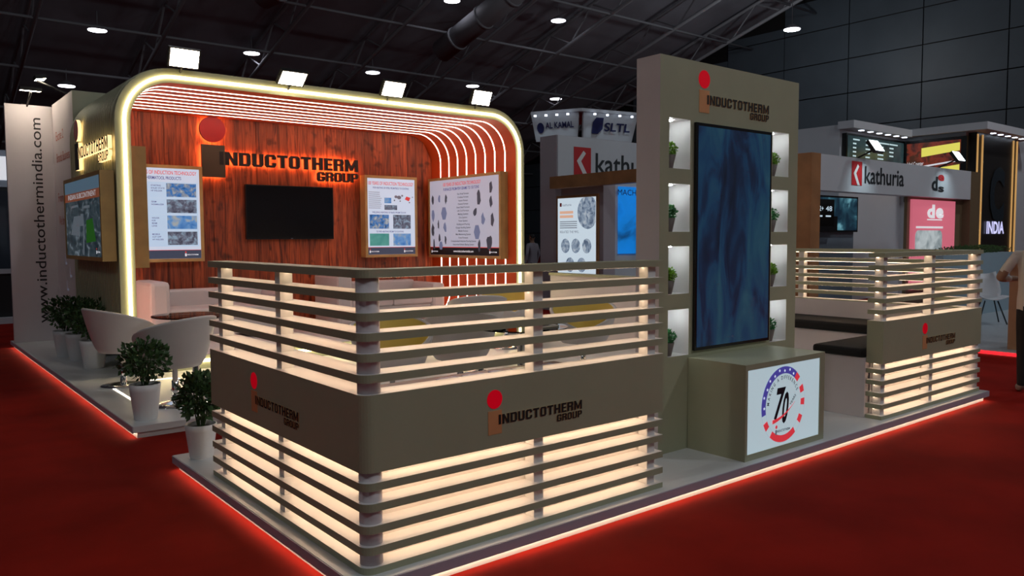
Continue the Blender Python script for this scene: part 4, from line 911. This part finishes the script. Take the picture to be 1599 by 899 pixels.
# hanging hexagonal sign behind
hs = thing('hanging_sign', 'far white angular header with two company names under small spots', 'sign', (21.0, 22.0, 4.0)); 
K = 1.2; pA, pB, pC = V((16.52, 19.17, 0))*K, V((17.54, 18.37, 0))*K, V((18.91, 17.24, 0))*K
pA, pB, pC = V((19.9, 23.3, 0)), V((20.85, 21.7, 0)), V((23.2, 21.15, 0))
hl = V((21.0, 22.0, 4.0))
def board(nm, a, b, z0, z1, m, th=.1, flare=.25):
    d = (b-a).normalized(); nrm = d.cross(FZ); bm = B()
    lo_ = [a-d*-.12, b-d*.12]; P = [lo_[0]+FZ*z0, lo_[1]+FZ*z0, b+nrm*flare+FZ*z1, a+nrm*flare+FZ*z1]
    v0 = [bm.verts.new(p-hl) for p in P]; v1 = [bm.verts.new(p-hl-nrm*th) for p in P]
    bm.faces.new(v0); bm.faces.new(v1[::-1])
    for i in range(4): bm.faces.new((v0[i], v1[i], v1[(i+1) % 4], v0[(i+1) % 4]))
    return obj(nm, bm, m, hs), d, nrm
for a, b, s_, u0, wd, z_ in ((pA, pB, 'AL KAMAL', .55, 1.1, 5.72), (pB, pC, 'SLTL', .95, 1.15, 5.62)):
    o, d, nrm = board('header_board', a, b, 5.25, 6.25, SW)
    U = (FZ+nrm*.25).normalized(); text(o, s_, a-hl+d*u0+FZ*z_+nrm*.13, d, U, wd, .30 if s_ == 'SLTL' else .22, mat('navy_ink', (.02, .025, .10), .4), 'name_lettering', .02, .02)
    if s_ == 'SLTL': poly(o, 'tile_mark', a-hl+d*.42+FZ*5.5+nrm*.1, d, U, [(0, 0), (.28, 0), (.45, .18), (.45, .6), (.12, .6), (0, .42)], MATS['navy_ink'], .02)
    else: poly(o, 'round_mark', a-hl+d*.35+FZ*5.75+nrm*.13, d, U, [(.14*math.cos(2*PI*k/14), .2*math.sin(2*PI*k/14)) for k in range(14)], MATS['navy_ink'], .02)
    for k in range(4):
        q = a+(b-a)*((k+.6)/4.4)+nrm*.5; bm = B(); lathe(bm, [(.05, 0), (.05, .06)], tuple(q-hl+FZ*6.12), n=10); obj('spot', bm, MATS['cool_led'], hs)
        l = bpy.data.lights.new('sign_spot', 'SPOT'); l.energy = 9; l.spot_size = 1.3; l.spot_blend = 1; l.color = (.75, .9, 1); l.shadow_soft_size = .05
        lo_ = bpy.data.objects.new('sign_spot', l); COL.objects.link(lo_); lo_.location = q+FZ*6.08; lo_.rotation_euler = (-nrm*.25-FZ).to_track_quat('-Z', 'Y').to_euler()
bm = B(); P = [pA+V((-.2, -.1, 0)), pB+V((-.25, -.35, 0)), pC+V((.2, -.35, 0)), pC+V((.5, 2.5, 0)), pA+V((1.5, 1.5, 0))]
prism(bm, [((p-hl).x, (p-hl).y) for p in P], 2.25, 2.36); obj('roof_lip', bm, SW, hs)
for p in (pB+V((.6, 1.2, 0)), pC+V((-.3, 1.5, 0))):
    q = p-hl; bm = B(); tube(bm, (q.x, q.y, -4.0), (q.x, q.y, 2.3), .12, 8); obj('column', bm, KI, hs)
# far left stall
fl = thing('side_stall', 'bluish white stall seen at the far left edge beside the banner', 'stall', (.1, 18, 0))
pbox('header', mat('stall_pale_blue', (.45, .55, .68), .5), fl, 0, 2.3, 0, .2, 2.62, 3.32); pbox('back_panel', mat('stall_navy', (.03, .045, .07), .5), fl, 0, 3.0, 1.0, 1.2, 0, 2.6); pbox('counter_top', SW, fl, 0, 2.2, 0, .5, .96, 1.04)
pbox('counter_front', mat('stall_dark', (.02, .022, .025), .5), fl, 0, 2.15, .05, .15, .12, .96); pbox('plinth', SW, fl, 0, 2.3, -.1, .6, 0, .12); pbox('post', SW, fl, 2.15, 2.3, 0, .2, .12, 2.62)
bm = B(); lathe(bm, [(.18, 0), (.18, .02)], n=14); 
pbox('notice', PRINTW, fl, 1.7, 2.0, -.01, 0, 2.75, 3.2)
# two white-chair stools glimpsed over the right partition
pb = thing('grey_partition', 'mid grey booth wall far behind the canopy rim', 'partition', (13.2, 19.5, 0)); pbox('panel', mat('booth_grey', (.14, .15, .19), .5), pb, 0, 2.4, 0, .1, 0, 2.6); pbox('top_bar', SP, pb, 0, 2.4, -.03, .13, 2.6, 2.68)
bpy.context.view_layer.update()
